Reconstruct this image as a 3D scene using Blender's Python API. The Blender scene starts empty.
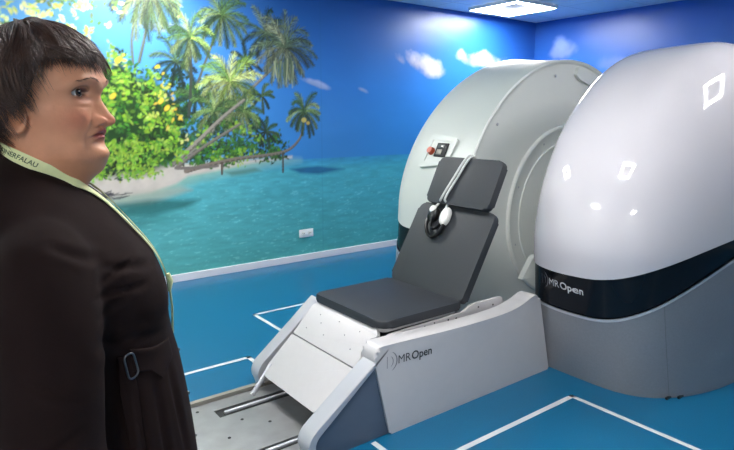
import bpy, bmesh, math, random
import numpy as np
from mathutils import Vector, Matrix
from mathutils.bvhtree import BVHTree
PI = math.pi
SC = bpy.context.scene
COL = SC.collection
rnd = random.Random(7)

# ------------------------------------------------------------------ camera
FPX = 582.0; CH = 1.47
PIT = math.atan(107 / FPX); YAW = math.radians(37)
cF = Vector((math.sin(YAW) * math.cos(PIT), math.cos(YAW) * math.cos(PIT), -math.sin(PIT)))
cR = Vector((math.cos(YAW), -math.sin(YAW), 0)); cU = cR.cross(cF)
CAM = Vector((0, 0, CH))
cd = bpy.data.cameras.new('camera'); cam = bpy.data.objects.new('camera', cd); COL.objects.link(cam)
cam.matrix_world = Matrix(((cR.x, cU.x, -cF.x, 0), (cR.y, cU.y, -cF.y, 0), (cR.z, cU.z, -cF.z, CH), (0, 0, 0, 1)))
cd.sensor_fit = 'HORIZONTAL'; cd.sensor_width = 36; cd.lens = FPX / 734 * 36; cd.clip_start = .02
SC.camera = cam
SC.view_settings.view_transform = 'Standard'; SC.view_settings.look = 'None'
SC.view_settings.exposure = 1.38; SC.view_settings.gamma = 1; SC.view_settings.use_curve_mapping = False

def ray(px, py): return cF + cR * ((px - 367) / FPX) - cU * ((py - 225) / FPX)
def onY(px, py, y): d = ray(px, py); return CAM + d * (y / d.y)
def onX(px, py, x): d = ray(px, py); return CAM + d * (x / d.x)
def onZ(px, py, z): d = ray(px, py); return CAM + d * ((z - CH) / d.z)

# ------------------------------------------------------------------ materials
def lin(c):
    c = c / 255.0
    return c / 12.92 if c <= .04045 else ((c + .055) / 1.055) ** 2.4
def L(r, g, b): return (lin(r), lin(g), lin(b), 1)
def mat(name, col, rough=.5, metal=0, coat=0, noise=0, nscale=40, bump=0, bscale=60, spec=.5, attr=None, emit=0, sheen=0, sss=0):
    m = bpy.data.materials.new(name); m.use_nodes = True
    nt = m.node_tree; b = nt.nodes['Principled BSDF']
    b.inputs['Roughness'].default_value = rough; b.inputs['Metallic'].default_value = metal
    b.inputs['Coat Weight'].default_value = coat; b.inputs['Coat Roughness'].default_value = .03
    b.inputs['Specular IOR Level'].default_value = spec
    b.inputs['Sheen Weight'].default_value = sheen
    if sss:
        b.inputs['Subsurface Weight'].default_value = sss; b.inputs['Subsurface Radius'].default_value = (.012, .005, .003)
        b.inputs['Subsurface Scale'].default_value = 1
    src = None
    if attr:
        a = nt.nodes.new('ShaderNodeAttribute'); a.attribute_name = attr; src = a.outputs['Color']
    else:
        b.inputs['Base Color'].default_value = col
    tc = nt.nodes.new('ShaderNodeTexCoord')
    if noise:
        n = nt.nodes.new('ShaderNodeTexNoise'); n.inputs['Scale'].default_value = nscale; n.inputs['Detail'].default_value = 5
        nt.links.new(tc.outputs['Object'], n.inputs['Vector'])
        mr = nt.nodes.new('ShaderNodeMapRange'); mr.inputs[1].default_value = .25; mr.inputs[2].default_value = .75
        mr.inputs[3].default_value = 1 - noise; mr.inputs[4].default_value = 1 + noise
        nt.links.new(n.outputs['Fac'], mr.inputs[0])
        mx = nt.nodes.new('ShaderNodeVectorMath'); mx.operation = 'MULTIPLY'
        if src: nt.links.new(src, mx.inputs[0])
        else: mx.inputs[0].default_value = col[:3]
        nt.links.new(mr.outputs[0], mx.inputs[1]); nt.links.new(mx.outputs[0], b.inputs['Base Color'])
    elif src: nt.links.new(src, b.inputs['Base Color'])
    if bump:
        n2 = nt.nodes.new('ShaderNodeTexNoise'); n2.inputs['Scale'].default_value = bscale; n2.inputs['Detail'].default_value = 4
        nt.links.new(tc.outputs['Object'], n2.inputs['Vector'])
        bp = nt.nodes.new('ShaderNodeBump'); bp.inputs['Strength'].default_value = bump; bp.inputs['Distance'].default_value = .004
        nt.links.new(n2.outputs['Fac'], bp.inputs['Height']); nt.links.new(bp.outputs[0], b.inputs['Normal'])
    if emit:
        b.inputs['Emission Color'].default_value = col; b.inputs['Emission Strength'].default_value = emit
    return m
M = dict(
    dome=mat('gloss_white_plastic', L(207, 202, 207), .07, coat=.3),
    shell=mat('satin_white_shell', L(203, 207, 201), .36, spec=.4),
    face=mat('satin_white_plastic', L(228, 229, 225), .38, noise=.01, nscale=8),
    band=mat('gloss_black_band', L(20, 22, 27), .16, spec=.3),
    base=mat('brushed_slate_metal', L(150, 149, 152), .36, metal=.25, noise=.05, nscale=90),
    trim=mat('silver_trim', L(205, 205, 208), .3, metal=.25),
    white=mat('white_plastic', L(200, 196, 197), .35, noise=.015, nscale=30),
    cushion=mat('charcoal_vinyl', L(45, 48, 53), .55, noise=.06, nscale=120, bump=.15, bscale=300),
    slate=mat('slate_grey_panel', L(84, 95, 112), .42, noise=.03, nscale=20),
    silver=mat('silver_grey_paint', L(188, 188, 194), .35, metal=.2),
    steel=mat('scuffed_steel', L(146, 146, 147), .38, metal=.55, noise=.14, nscale=9),
    dark=mat('dark_mechanism', L(24, 24, 26), .6),
    beige=mat('beige_grey_metal', L(150, 146, 136), .45, metal=.3),
    line=mat('white_floor_tape', L(205, 210, 212), .5),
    skirt=mat('white_skirting', L(228, 226, 230), .4),
    socket=mat('socket_white', L(235, 235, 235), .35),
    logo_l=mat('logo_grey', L(130, 135, 140), .4), logo_d=mat('logo_black', L(25, 25, 28), .4),
    logo_m=mat('logo_mid', L(100, 100, 108), .4),
    knob=mat('red_knob', L(176, 72, 42), .35), screen=mat('screen_glass', L(95, 100, 98), .15),
    tube=mat('translucent_white_tube', L(196, 198, 196), .35),
    blackp=mat('black_plastic', L(16, 16, 18), .35), whitep=mat('white_shell', L(232, 230, 225), .3),
    coat=mat('dark_brown_cloth', L(33, 22, 21), .9, noise=.12, nscale=14, bump=.3, bscale=18, spec=.12),
    hair=mat('dark_brown_hair', L(78, 55, 46), .45, noise=.35, nscale=60, spec=.5),
    brow=mat('brow_brown', L(112, 78, 60), .6), haircap=mat('hair_underlayer', L(30, 22, 20), .7),
    skin=mat('skin', None or (1, 1, 1, 1), .48, attr='paint', noise=.05, nscale=60, bump=.12, bscale=220, sss=.12, spec=.4),
    lany=mat('cream_ribbon', L(228, 230, 172), .6, noise=.05, nscale=120), lanyg=mat('green_ribbon', L(178, 205, 120), .6),
    print=mat('green_print', L(70, 88, 60), .6),
    chrome=mat('buckle_metal', L(130, 130, 132), .3, metal=1),
    eyew=mat('eye_white', L(205, 195, 188), .2), iris=mat('iris_brown', L(62, 42, 30), .15), pupil=mat('pupil_black', L(8, 8, 8), .1),
    shoe=mat('black_shoe_leather', L(20, 19, 19), .35),
    wallp=mat('plain_wall', L(232, 232, 230), .6),
    light=mat('light_ring', (1, .985, .95, 1), .5, emit=39),
    light_soft=mat('light_ring_soft', (1, .985, .95, 1), .5, emit=20),
    lframe=mat('light_housing', L(225, 228, 230), .5),
    groove=mat('seam_grey', L(120, 120, 124), .5),
)
# floor: blue vinyl with fine flecks
def floor_mat():
    m = mat('blue_vinyl', L(12, 98, 138), .30, noise=.10, nscale=160)
    return m
M['floor'] = floor_mat()
# ceiling: grey tiles with thin joints
def ceil_mat():
    m = mat('ceiling_tiles', L(214, 222, 230), .55)
    nt = m.node_tree; b = nt.nodes['Principled BSDF']
    tc = nt.nodes.new('ShaderNodeTexCoord'); br = nt.nodes.new('ShaderNodeTexBrick')
    br.offset = 0; br.inputs['Scale'].default_value = 1; br.inputs['Brick Width'].default_value = .6; br.inputs['Row Height'].default_value = .6
    br.inputs['Mortar Size'].default_value = .008; br.inputs['Color1'].default_value = L(214, 222, 230); br.inputs['Color2'].default_value = L(218, 226, 234)
    br.inputs['Mortar'].default_value = L(188, 196, 204)
    nt.links.new(tc.outputs['Object'], br.inputs['Vector']); nt.links.new(br.outputs['Color'], b.inputs['Base Color'])
    return m
M['ceil'] = ceil_mat()
M['lpanel'] = mat('light_centre', L(120, 124, 130), .5)

# ------------------------------------------------------------------ object helpers
def link(name, me, m=None, parent=None, smooth=True, angle=40):
    o = bpy.data.objects.new(name, me); COL.objects.link(o)
    if m is not None and len(me.materials) == 0: me.materials.append(m)
    if parent is not None: o.parent = parent
    if smooth:
        me.polygons.foreach_set('use_smooth', [True] * len(me.polygons))
        if angle: me.set_sharp_from_angle(angle=math.radians(angle))
    me.update()
    return o
def obj(name, bm, m=None, parent=None, smooth=True, angle=40):
    me = bpy.data.meshes.new(name); bmesh.ops.recalc_face_normals(bm, faces=bm.faces); bm.to_mesh(me); bm.free()
    return link(name, me, m, parent, smooth, angle)
def raw(name, vs, fs, m=None, parent=None, smooth=True, angle=40):
    bm = bmesh.new(); V = [bm.verts.new(v) for v in vs]
    for f in fs:
        try: bm.faces.new([V[i] for i in f])
        except Exception: pass
    return obj(name, bm, m, parent, smooth, angle)
def tag(o, label, cat, group=None, kind=None):
    o['label'] = label; o['category'] = cat
    if group: o['group'] = group
    if kind: o['kind'] = kind
    return o
def empty(name, loc=(0, 0, 0)):
    o = bpy.data.objects.new(name, None); COL.objects.link(o); o.location = loc; o.empty_display_size = .1
    bpy.context.view_layer.update()
    return o
def struct(name, bm, m, smooth=False):
    o = obj(name, bm, m, None, smooth); o['kind'] = 'structure'; return o
def put(o, parent):   # parent, keeping world coordinates of the mesh
    o.parent = parent; o.matrix_parent_inverse = parent.matrix_world.inverted(); return o
def box(bm, x0, x1, y0, y1, z0, z1, bev=0, seg=2):
    r = bmesh.ops.create_cube(bm, size=1)
    for v in r['verts']:
        v.co = Vector(((x0 + x1) / 2 + v.co.x * (x1 - x0), (y0 + y1) / 2 + v.co.y * (y1 - y0), (z0 + z1) / 2 + v.co.z * (z1 - z0)))
    if bev:
        es = list({e for v in r['verts'] for e in v.link_edges})
        bmesh.ops.bevel(bm, geom=es, offset=bev, segments=seg, affect='EDGES', profile=.5)
    return bm
def boxo(name, dims, m, parent=None, bev=0, seg=2):
    bm = bmesh.new(); box(bm, *dims, bev=bev, seg=seg)
    o = obj(name, bm, m, None, bev > 0)
    if parent: put(o, parent)
    return o
def prism(bm, pts, ax, a0, a1, bev=0, seg=3):
    """extrude polygon pts (2-D) along axis ax ('y': pts are x,z ; 'z': pts are x,y ; 'x': pts are y,z)"""
    def P(p, a): return {'y': (p[0], a, p[1]), 'z': (p[0], p[1], a), 'x': (a, p[0], p[1])}[ax]
    A = [bm.verts.new(P(p, a0)) for p in pts]; B = [bm.verts.new(P(p, a1)) for p in pts]
    n = len(pts); fs = [bm.faces.new(A), bm.faces.new(B[::-1])]
    for i in range(n): fs.append(bm.faces.new((A[i], B[i], B[(i + 1) % n], A[(i + 1) % n])))
    if bev:
        es = [e for e in bm.edges if (e.verts[0] in A and e.verts[1] in A) or (e.verts[0] in B and e.verts[1] in B)]
        bmesh.ops.bevel(bm, geom=es, offset=bev, segments=seg, affect='EDGES', profile=.5)
    return bm
def rrect(x0, x1, y0, y1, r, n=6):
    rs = r if isinstance(r, (list, tuple)) else [r] * 4   # order: (x1,y1),(x0,y1),(x0,y0),(x1,y0)
    out = []
    for k, (cx, cy, a) in enumerate(((x1 - rs[0], y1 - rs[0], 0), (x0 + rs[1], y1 - rs[1], 90), (x0 + rs[2], y0 + rs[2], 180), (x1 - rs[3], y0 + rs[3], 270))):
        for i in range(n + 1):
            t = math.radians(a + 90 * i / n); out.append((cx + rs[k] * math.cos(t), cy + rs[k] * math.sin(t)))
    return out
def roundpoly(pts, rads, n=5):
    out = []; N = len(pts)
    for i in range(N):
        p = Vector(pts[i]); a = (Vector(pts[i - 1]) - p); b = (Vector(pts[(i + 1) % N]) - p); r = rads[i]
        if r <= 0: out.append(tuple(p)); continue
        a0 = p + a.normalized() * min(r, a.length * .45); b0 = p + b.normalized() * min(r, b.length * .45)
        for k in range(n + 1):
            t = k / n; q = a0 * (1 - t) ** 2 + p * 2 * t * (1 - t) + b0 * t * t; out.append((q.x, q.y))
    return out
def tube(bm, pts, rad, sides=8, cap=True, flat=1.0):
    pts = [Vector(p) for p in pts]; n = len(pts)
    rs = rad if isinstance(rad, (list, tuple)) else [rad] * n
    rings = []; prev = None
    for i, p in enumerate(pts):
        t = (pts[min(i + 1, n - 1)] - pts[max(i - 1, 0)]).normalized()
        if prev is None:
            u = t.orthogonal().normalized() if abs(t.z) > .9 else t.cross(Vector((0, 0, 1))).normalized()
        else:
            u = prev - t * prev.dot(t); u.normalize()
        prev = u; w = t.cross(u)
        rings.append([bm.verts.new(p + u * math.cos(2 * PI * k / sides) * rs[i] + w * math.sin(2 * PI * k / sides) * rs[i] * flat) for k in range(sides)])
    for a, b in zip(rings, rings[1:]):
        for k in range(sides): bm.faces.new((a[k], a[(k + 1) % sides], b[(k + 1) % sides], b[k]))
    if cap: bm.faces.new(rings[0][::-1]); bm.faces.new(rings[-1])
    return bm
def smoothpath(pts, n=8, closed=False):
    P = [Vector(p) for p in pts]; out = []; N = len(P)
    rng = range(N if closed else N - 1)
    for i in rng:
        if closed: p0, p1, p2, p3 = P[i - 1], P[i], P[(i + 1) % N], P[(i + 2) % N]
        else: p0, p1, p2, p3 = P[max(i - 1, 0)], P[i], P[i + 1], P[min(i + 2, N - 1)]
        for k in range(n):
            t = k / n
            out.append(.5 * ((2 * p1) + (p2 - p0) * t + (2 * p0 - 5 * p1 + 4 * p2 - p3) * t * t + (3 * p1 - p0 - 3 * p2 + p3) * t ** 3))
    if not closed: out.append(P[-1])
    return out
def text_mesh(s, size, bold=0, align='LEFT'):
    c = bpy.data.curves.new('lettering', 'FONT'); c.body = s; c.size = size; c.offset = bold; c.align_x = align; c.resolution_u = 3
    o = bpy.data.objects.new('lettering', c); COL.objects.link(o)
    dg = bpy.context.evaluated_depsgraph_get(); dg.update()
    me = bpy.data.meshes.new_from_object(o.evaluated_get(dg)); bpy.data.objects.remove(o); bpy.data.curves.remove(c)
    vs = [v.co.copy() for v in me.vertices]; fs = [list(p.vertices) for p in me.polygons]
    bpy.data.meshes.remove(me)
    return vs, fs
def sm(a, b, x):
    t = min(max((x - a) / (b - a), 0), 1); return t * t * (3 - 2 * t)

# ------------------------------------------------------------------ room
WY = 5.14; WX = 6.7; X0 = -2.2; Y0 = -2.6; CZ = 2.72
bm = bmesh.new(); box(bm, X0 - .1, WX + .1, Y0 - .1, WY + .1, -.08, 0); struct('floor', bm, M['floor'])
bm = bmesh.new(); box(bm, X0 - .1, WX + .1, Y0 - .1, WY + .1, CZ, CZ + .08); struct('ceiling', bm, M['ceil'])
bm = bmesh.new(); box(bm, X0 - .1, X0, Y0, WY, 0, CZ); struct('wall_left', bm, M['wallp'])
bm = bmesh.new(); box(bm, X0 - .1, WX + .1, Y0 - .1, Y0, 0, CZ); struct('wall_near', bm, M['wallp'])

# ---- the printed beach mural: a painted grid over the two walls, colours per vertex
CELL = .0085
class Canvas:
    def __init__(s, a0, a1, z0, z1, cell):
        s.a0, s.z0, s.c = a0, z0, cell
        s.w = int((a1 - a0) / cell) + 1; s.h = int((z1 - z0) / cell) + 1
        s.A, s.Z = np.meshgrid(a0 + np.arange(s.w) * (a1 - a0) / (s.w - 1), z0 + np.arange(s.h) * (z1 - z0) / (s.h - 1))
        s.img = np.zeros((s.h, s.w, 3))
    def box(s, a, b, c, d):
        i0 = max(int((a - s.a0) / s.c) - 1, 0); i1 = min(int((b - s.a0) / s.c) + 3, s.w)
        j0 = max(int((c - s.z0) / s.c) - 1, 0); j1 = min(int((d - s.z0) / s.c) + 3, s.h)
        return slice(j0, j1), slice(i0, i1)
    def blend(s, sl, al, col):
        if al.size == 0: return
        s.img[sl] = s.img[sl] * (1 - al[..., None]) + np.array(col) * al[..., None]
    def stroke(s, p, q, w0, w1, col, al=1):
        m = max(w0, w1) + s.c
        sl = s.box(min(p[0], q[0]) - m, max(p[0], q[0]) + m, min(p[1], q[1]) - m, max(p[1], q[1]) + m)
        A = s.A[sl]; Z = s.Z[sl]
        if A.size == 0: return
        dx, dz = q[0] - p[0], q[1] - p[1]; L2 = dx * dx + dz * dz + 1e-12
        t = np.clip(((A - p[0]) * dx + (Z - p[1]) * dz) / L2, 0, 1)
        d = np.hypot(A - p[0] - t * dx, Z - p[1] - t * dz) - (w0 + (w1 - w0) * t) / 2
        s.blend(sl, al * np.clip(.5 - d / s.c, 0, 1), col)
    def dab(s, p, r, asp, ang, col, al=1):
        sl = s.box(p[0] - r - s.c, p[0] + r + s.c, p[1] - r - s.c, p[1] + r + s.c)
        A = s.A[sl] - p[0]; Z = s.Z[sl] - p[1]
        if A.size == 0: return
        ca, sa = math.cos(ang), math.sin(ang)
        u = (A * ca + Z * sa) / r; v = (-A * sa + Z * ca) / (r * asp)
        d = (np.hypot(u, v) - 1) * r * asp
        s.blend(sl, al * np.clip(.5 - d / s.c, 0, 1), col)
    def poly_mask(s, pts, soft=.02):
        A, Z = s.A, s.Z; ins = np.zeros(A.shape, bool); dm = np.full(A.shape, 9.)
        n = len(pts)
        for i in range(n):
            (x1, y1), (x2, y2) = pts[i], pts[(i + 1) % n]
            c = ((y1 > Z) != (y2 > Z)) & (A < (x2 - x1) * (Z - y1) / ((y2 - y1) or 1e-9) + x1)
            ins ^= c
            dx, dz = x2 - x1, y2 - y1; t = np.clip(((A - x1) * dx + (Z - y1) * dz) / (dx * dx + dz * dz + 1e-12), 0, 1)
            dm = np.minimum(dm, np.hypot(A - x1 - t * dx, Z - y1 - t * dz))
        return np.clip(.5 + np.where(ins, dm, -dm) / soft, 0, 1)
NR = np.random.default_rng(3)
def vnoise(A, Z, sc, seed=0, oct=4, asp=1):
    out = np.zeros(A.shape); amp = 1; tot = 0
    for o in range(oct):
        g = np.random.default_rng(seed * 17 + o).random((256, 256))
        x = A * sc * 2 ** o + 37.3; y = Z * sc * asp * 2 ** o + 91.7
        xi = np.floor(x).astype(int); yi = np.floor(y).astype(int); fx = x - xi; fy = y - yi
        fx = fx * fx * (3 - 2 * fx); fy = fy * fy * (3 - 2 * fy)
        G = lambda i, j: g[(yi + j) % 256, (xi + i) % 256]
        out += amp * ((G(0, 0) * (1 - fx) + G(1, 0) * fx) * (1 - fy) + (G(0, 1) * (1 - fx) + G(1, 1) * fx) * fy)
        tot += amp; amp *= .5
    return out / tot
def lc(*rgb): return np.array([lin(v) for v in rgb])
HZ = 1.062    # printed sea horizon
def base_paint(cv, off=0):
    A, Z = cv.A + off, cv.Z
    t = np.clip((Z - HZ) / (CZ - HZ), 0, 1)[..., None]
    top = lc(30, 74, 158); mid = lc(46, 108, 198); hor = lc(50, 112, 190)
    sky = np.where(t < .45, hor + (mid - hor) * t / .45, mid + (top - mid) * (t - .45) / .55)
    left = np.clip((3.0 - A) / 2.9, 0, 1)[..., None] ** 1.2
    sky = sky * (1 - left * .85) + lc(104, 152, 208) * left * .8
    right = np.clip((A - 4.2) / 2.3, 0, 1)[..., None]
    sky = sky * (1 - right * .5) + lc(30, 72, 170) * right * .5
    n = vnoise(A, Z, 3.0, 5, 5, 2)
    s = np.clip((HZ - Z) / HZ, 0, 1)[..., None]
    sea = np.where(s < .12, lc(44, 122, 166) + (lc(62, 148, 164) - lc(44, 122, 166)) * s / .12, lc(62, 148, 164) + (lc(66, 142, 140) - lc(62, 148, 164)) * (s - .12) / .88)
    l2 = np.clip((3.2 - A) / 3.0, 0, 1)[..., None]; sea = sea * (1 - l2 * .5) + lc(104, 172, 160) * l2 * .5
    r2 = np.clip((A - 3.2) / 2.5, 0, 1)[..., None]; sea = sea * (1 - r2 * .6) + lc(44, 126, 146) * r2 * .6
    rip = vnoise(A, Z, 9, 2, 5, 4.5); sea = sea * (.80 + .40 * rip[..., None])
    sp = np.clip((vnoise(A, Z, 22, 8, 3, 3) - .66) * 5, 0, 1)[..., None] * np.clip(s * 2.5, 0, 1); sea = sea + sp * lc(150, 200, 190) * .22
    sky = sky * np.array([1.12, 1.42, 1.14]); sea = sea * np.array([1.5, 1.42, 1.42])
    cv.img = np.where((Z > HZ)[..., None], sky * (.96 + .08 * n[..., None]), sea)
def cloud(cv, cx, cz, rx, rz, seed, dens=1.0, col=(216, 214, 236), rot=0):
    A = cv.A - cx; Z = cv.Z - cz; u = (A * math.cos(rot) + Z * math.sin(rot)) / rx; v = (-A * math.sin(rot) + Z * math.cos(rot)) / rz
    n = vnoise(cv.A, cv.Z, 4.5, seed, 5)
    f = 1 - np.hypot(u, v * np.where(v < 0, 1.25, .9)) + (n - .5) * 1.5
    a = np.clip(f * 1.7, 0, 1) * dens * (np.hypot(u, v) < 2)
    sh = np.clip(.5 + v * .5 + (n - .5), 0, 1)[..., None]
    cv.img = cv.img * (1 - a[..., None]) + (lc(*col) * (.55 + .45 * sh)) * a[..., None]
def P(px, py): q = onY(px, py, WY); return (q.x, q.z)
S = .0098    # one photograph pixel on the mural, about
cv = Canvas(X0, WX, 0, CZ, CELL); base_paint(cv)
for (px, py, rx, rz, sd, dn, rt) in ((424, 66, .44, .13, 3, .98, -.22), (482, 62, .44, .12, 4, .85, -.1), (400, 60, .12, .06, 9, .5, -.4), (316, 84, .2, .035, 6, .5, -.25), (363, 90, .08, .03, 7, .5, -.3), (165, 28, .3, .04, 8, .35, 0)):
    cx, cz = P(px, py); cloud(cv, cx, cz, rx, rz, sd, dn, rot=rt)
def polyfill(px, col, soft=.02, nz=.12, seed=1, al=1, sc=14):
    m = cv.poly_mask([P(*p) for p in px], soft) * al; n = (1 + nz * 2 * (vnoise(cv.A, cv.Z, sc, seed, 3) - .5))[..., None]
    cv.img = cv.img * (1 - m[..., None]) + lc(*col) * n * m[..., None]
# shallows, beach
polyfill([(-200, 212), (60, 212), (120, 206), (160, 198), (200, 180), (260, 168), (300, 160), (260, 158), (-200, 175)], (150, 190, 172), .10, .1, 2, .8)
polyfill([(-200, 178), (60, 178), (150, 166), (200, 163), (250, 160), (292, 156), (292, 158), (252, 163), (215, 171), (188, 176), (176, 184), (150, 193), (110, 199), (60, 203), (-200, 215)], (206, 196, 186), .03, .12, 3)
polyfill([(100, 196), (150, 190), (180, 186), (192, 190), (150, 204), (110, 206)], (176, 176, 160), .05, .1, 4, .6)
polyfill([(105, 206), (150, 200), (200, 200), (185, 208), (150, 216), (110, 216)], (30, 92, 88), .05, .4, 5, .75, 8)
polyfill([(60, 216), (150, 212), (190, 218), (140, 228), (60, 230)], (50, 120, 118), .06, .4, 6, .5, 8)
polyfill([(290, 169), (318, 166), (345, 169), (318, 174), (300, 173)], (20, 84, 140), .03, .3, 7, .8, 8)
polyfill([(225, 172), (255, 168), (262, 171), (232, 176)], (70, 110, 90), .03, .3, 7, .6, 8)
for i in range(46):   # dark twigs and their shade on the sand
    x, y = rnd.uniform(92, 126), rnd.uniform(193, 199); p = P(x, y); cv.stroke(p, (p[0] + rnd.uniform(-.08, .08), p[1] + rnd.uniform(-.01, .02)), .012, .006, lc(50, 50, 60), .7)
def leaf(p, r, pal, al=1):
    cv.dab(p, r, rnd.uniform(.35, .7), rnd.uniform(0, PI), lc(*[min(255, max(0, c + rnd.uniform(-14, 14))) for c in rnd.choice(pal)]), al)
G_D = [(22, 52, 24), (30, 66, 30), (16, 40, 22)]; G_M = [(52, 104, 34), (70, 124, 40), (44, 92, 40)]; G_L = [(112, 158, 44), (136, 178, 56), (156, 190, 76), (96, 146, 48)]
G_Y = [(196, 206, 100), (214, 214, 130), (180, 200, 84)]
def in_poly(pts, x, y):
    c = False; n = len(pts)
    for i in range(n):
        (x1, y1), (x2, y2) = pts[i], pts[(i + 1) % n]
        if (y1 > y) != (y2 > y) and x < (x2 - x1) * (y - y1) / (y2 - y1) + x1: c = not c
    return c
def foliage(pp, n, levels, r=(1.2, 3.2), clump=7):
    xs = [p[0] for p in pp]; ys = [p[1] for p in pp]
    for pal, frac in levels:
        k = 0
        while k < n * frac:
            cx, cy = rnd.uniform(min(xs), max(xs)), rnd.uniform(min(ys), max(ys))
            if not in_poly(pp, cx, cy): k += .3; continue
            for j in range(clump):
                x, y = cx + rnd.gauss(0, 3.4), cy + rnd.gauss(0, 2.6); leaf(P(x, y), S * rnd.uniform(*r), pal); k += 1
def trunk(pts, w0, w1, col, dark=None):
    q = [Vector((*P(*p), 0)) for p in pts]; q = smoothpath(q, 6); n = len(q)
    for i in range(n - 1):
        a = S * (w0 + (w1 - w0) * i / n); b = S * (w0 + (w1 - w0) * (i + 1) / n)
        cv.stroke((q[i].x, q[i].y), (q[i + 1].x, q[i + 1].y), a, b, lc(*col))
        if dark: cv.stroke((q[i].x + a * .3, q[i].y - a * .25), (q[i + 1].x + b * .3, q[i + 1].y - b * .25), a * .4, b * .4, lc(*dark), .8)
def crown(px, py, r, n, pal, droop=.9, dens=1.0, spread=(0, 360), seed=0):
    rr = random.Random(seed); c = P(px, py); R_ = r * S
    n = max(7, int(n * .72)); order = [spread[0] + (spread[1] - spread[0]) * (k + rr.uniform(-.35, .35)) / n for k in range(n)]; rr.shuffle(order)
    for a in order:
        t0 = math.radians(a); ln = R_ * rr.uniform(.78, 1.1); pts = []
        x, z = c; dx, dz = math.cos(t0), math.sin(t0); g = droop * rr.uniform(.8, 1.3)
        N = 11
        for k in range(N + 1):
            pts.append((x, z)); s_ = k / N
            vx, vz = dx * (1 - .2 * s_), dz + .15 - g * 1.45 * s_; l = math.hypot(vx, vz) or 1
            x += vx / l * ln / N; z += vz / l * ln / N
        col = rr.choice(pal); f = .75 if math.sin(t0) < 0 else 1.0
        cc = lc(*[c_ * f for c_ in col])
        for k in range(N):
            (x1, z1), (x2, z2) = pts[k], pts[k + 1]
            cv.stroke((x1, z1), (x2, z2), S * 1.1, S * .9, cc * 1.15)
            tx, tz = x2 - x1, z2 - z1; l = math.hypot(tx, tz); tx /= l; tz /= l
            for sgn in (-1, 1):
                for q in range(2):
                    ll = R_ * .30 * math.sin(PI * min(1, (k + .6 + q * .5) / (N + .8))) ** .6 * rr.uniform(.7, 1.1) * dens * .8
                    ex = tx * .95 - sgn * tz * .55; ez = tz * .95 + sgn * tx * .55 - .22
                    e = math.hypot(ex, ez); u0 = (x1 + tx * l * q * .5, z1 + tz * l * q * .5)
                    c2 = cc * rr.choice((.25, .4, .8, 1.0, 1.5))
                    cv.stroke(u0, (u0[0] + ex / e * ll, u0[1] + ez / e * ll), S * .85, S * .3, c2, .9)
PAL_D = [(40, 74, 50), (56, 90, 56), (34, 60, 48), (84, 112, 70)]
PAL_M = [(88, 122, 66), (120, 148, 84), (62, 96, 58), (146, 166, 104)]
PAL_L = [(150, 180, 84), (176, 198, 104), (110, 150, 64), (196, 208, 128)]
PAL_G = [(120, 136, 104), (150, 160, 122), (92, 112, 84), (170, 176, 138), (70, 90, 70)]
# distant dark growth
foliage([(150, 160), (165, 75), (185, 62), (205, 80), (240, 95), (262, 120), (275, 140), (282, 155), (230, 165)], 1500, [(G_D, .5), ([(40, 84, 50), (56, 104, 60)], .35), (G_M, .3)], (1, 2.4))
foliage([(262, 157), (266, 132), (276, 126), (284, 150), (282, 157)], 160, [(G_D, .5), (G_M, .6)], (1, 2))
crown(176, 62, 26, 15, PAL_D, .8, seed=11); crown(266, 132, 17, 13, PAL_D, .7, seed=12); crown(196, 98, 22, 12, PAL_D, .7, seed=13)
crown(171, 108, 20, 12, PAL_D, .8, seed=14)
trunk([(133, 64), (132, 35), (140, -8)], 2.2, 1.8, (92, 102, 96)); trunk([(139, 62), (146, 30), (152, -8)], 2.4, 2, (96, 104, 92), (58, 68, 60))
crown(140, -12, 40, 14, PAL_M, 1.1, spread=(150, 400), seed=2); crown(152, -6, 34, 18, PAL_M, 1.2, spread=(150, 390), seed=3)
trunk([(197, 85), (206, 60), (221, 20)], 2.4, 1.8, (86, 92, 84)); trunk([(189, 115), (191, 80), (190, 45)], 3, 2.4, (60, 66, 60))
crown(222, 16, 30, 22, PAL_M, .85, seed=4); crown(190, 38, 26, 22, PAL_M + PAL_L[:1], .9, seed=5)
crown(246, 62, 18, 12, PAL_D, .7, seed=21); crown(262, 96, 16, 12, PAL_D, .7, seed=22)
trunk([(180, 162), (206, 138), (232, 108), (256, 84), (281, 60)], 4, 2.2, (138, 134, 126), (84, 84, 84))
crown(266, 34, 30, 18, PAL_D + PAL_G[:2], .75, seed=6); crown(285, 48, 38, 32, PAL_G, .85, seed=7)
for k in range(30):
    x = rnd.uniform(272, 294); cv.stroke(P(x, 62 + rnd.uniform(-4, 4)), P(x + rnd.uniform(-3, 3), rnd.uniform(74, 88)), S * 1.6, S, lc(*rnd.choice(PAL_G)), .8)
crown(230, 82, 34, 30, PAL_L, .75, seed=8); crown(214, 112, 26, 20, PAL_M, .9, seed=9); crown(243, 112, 24, 18, PAL_M, .9, seed=10)
foliage([(196, 165), (200, 130), (226, 122), (258, 132), (262, 158), (240, 164)], 520, [(G_D, .4), (G_M, .5), (G_L, .25)], (1, 2.2))
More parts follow.
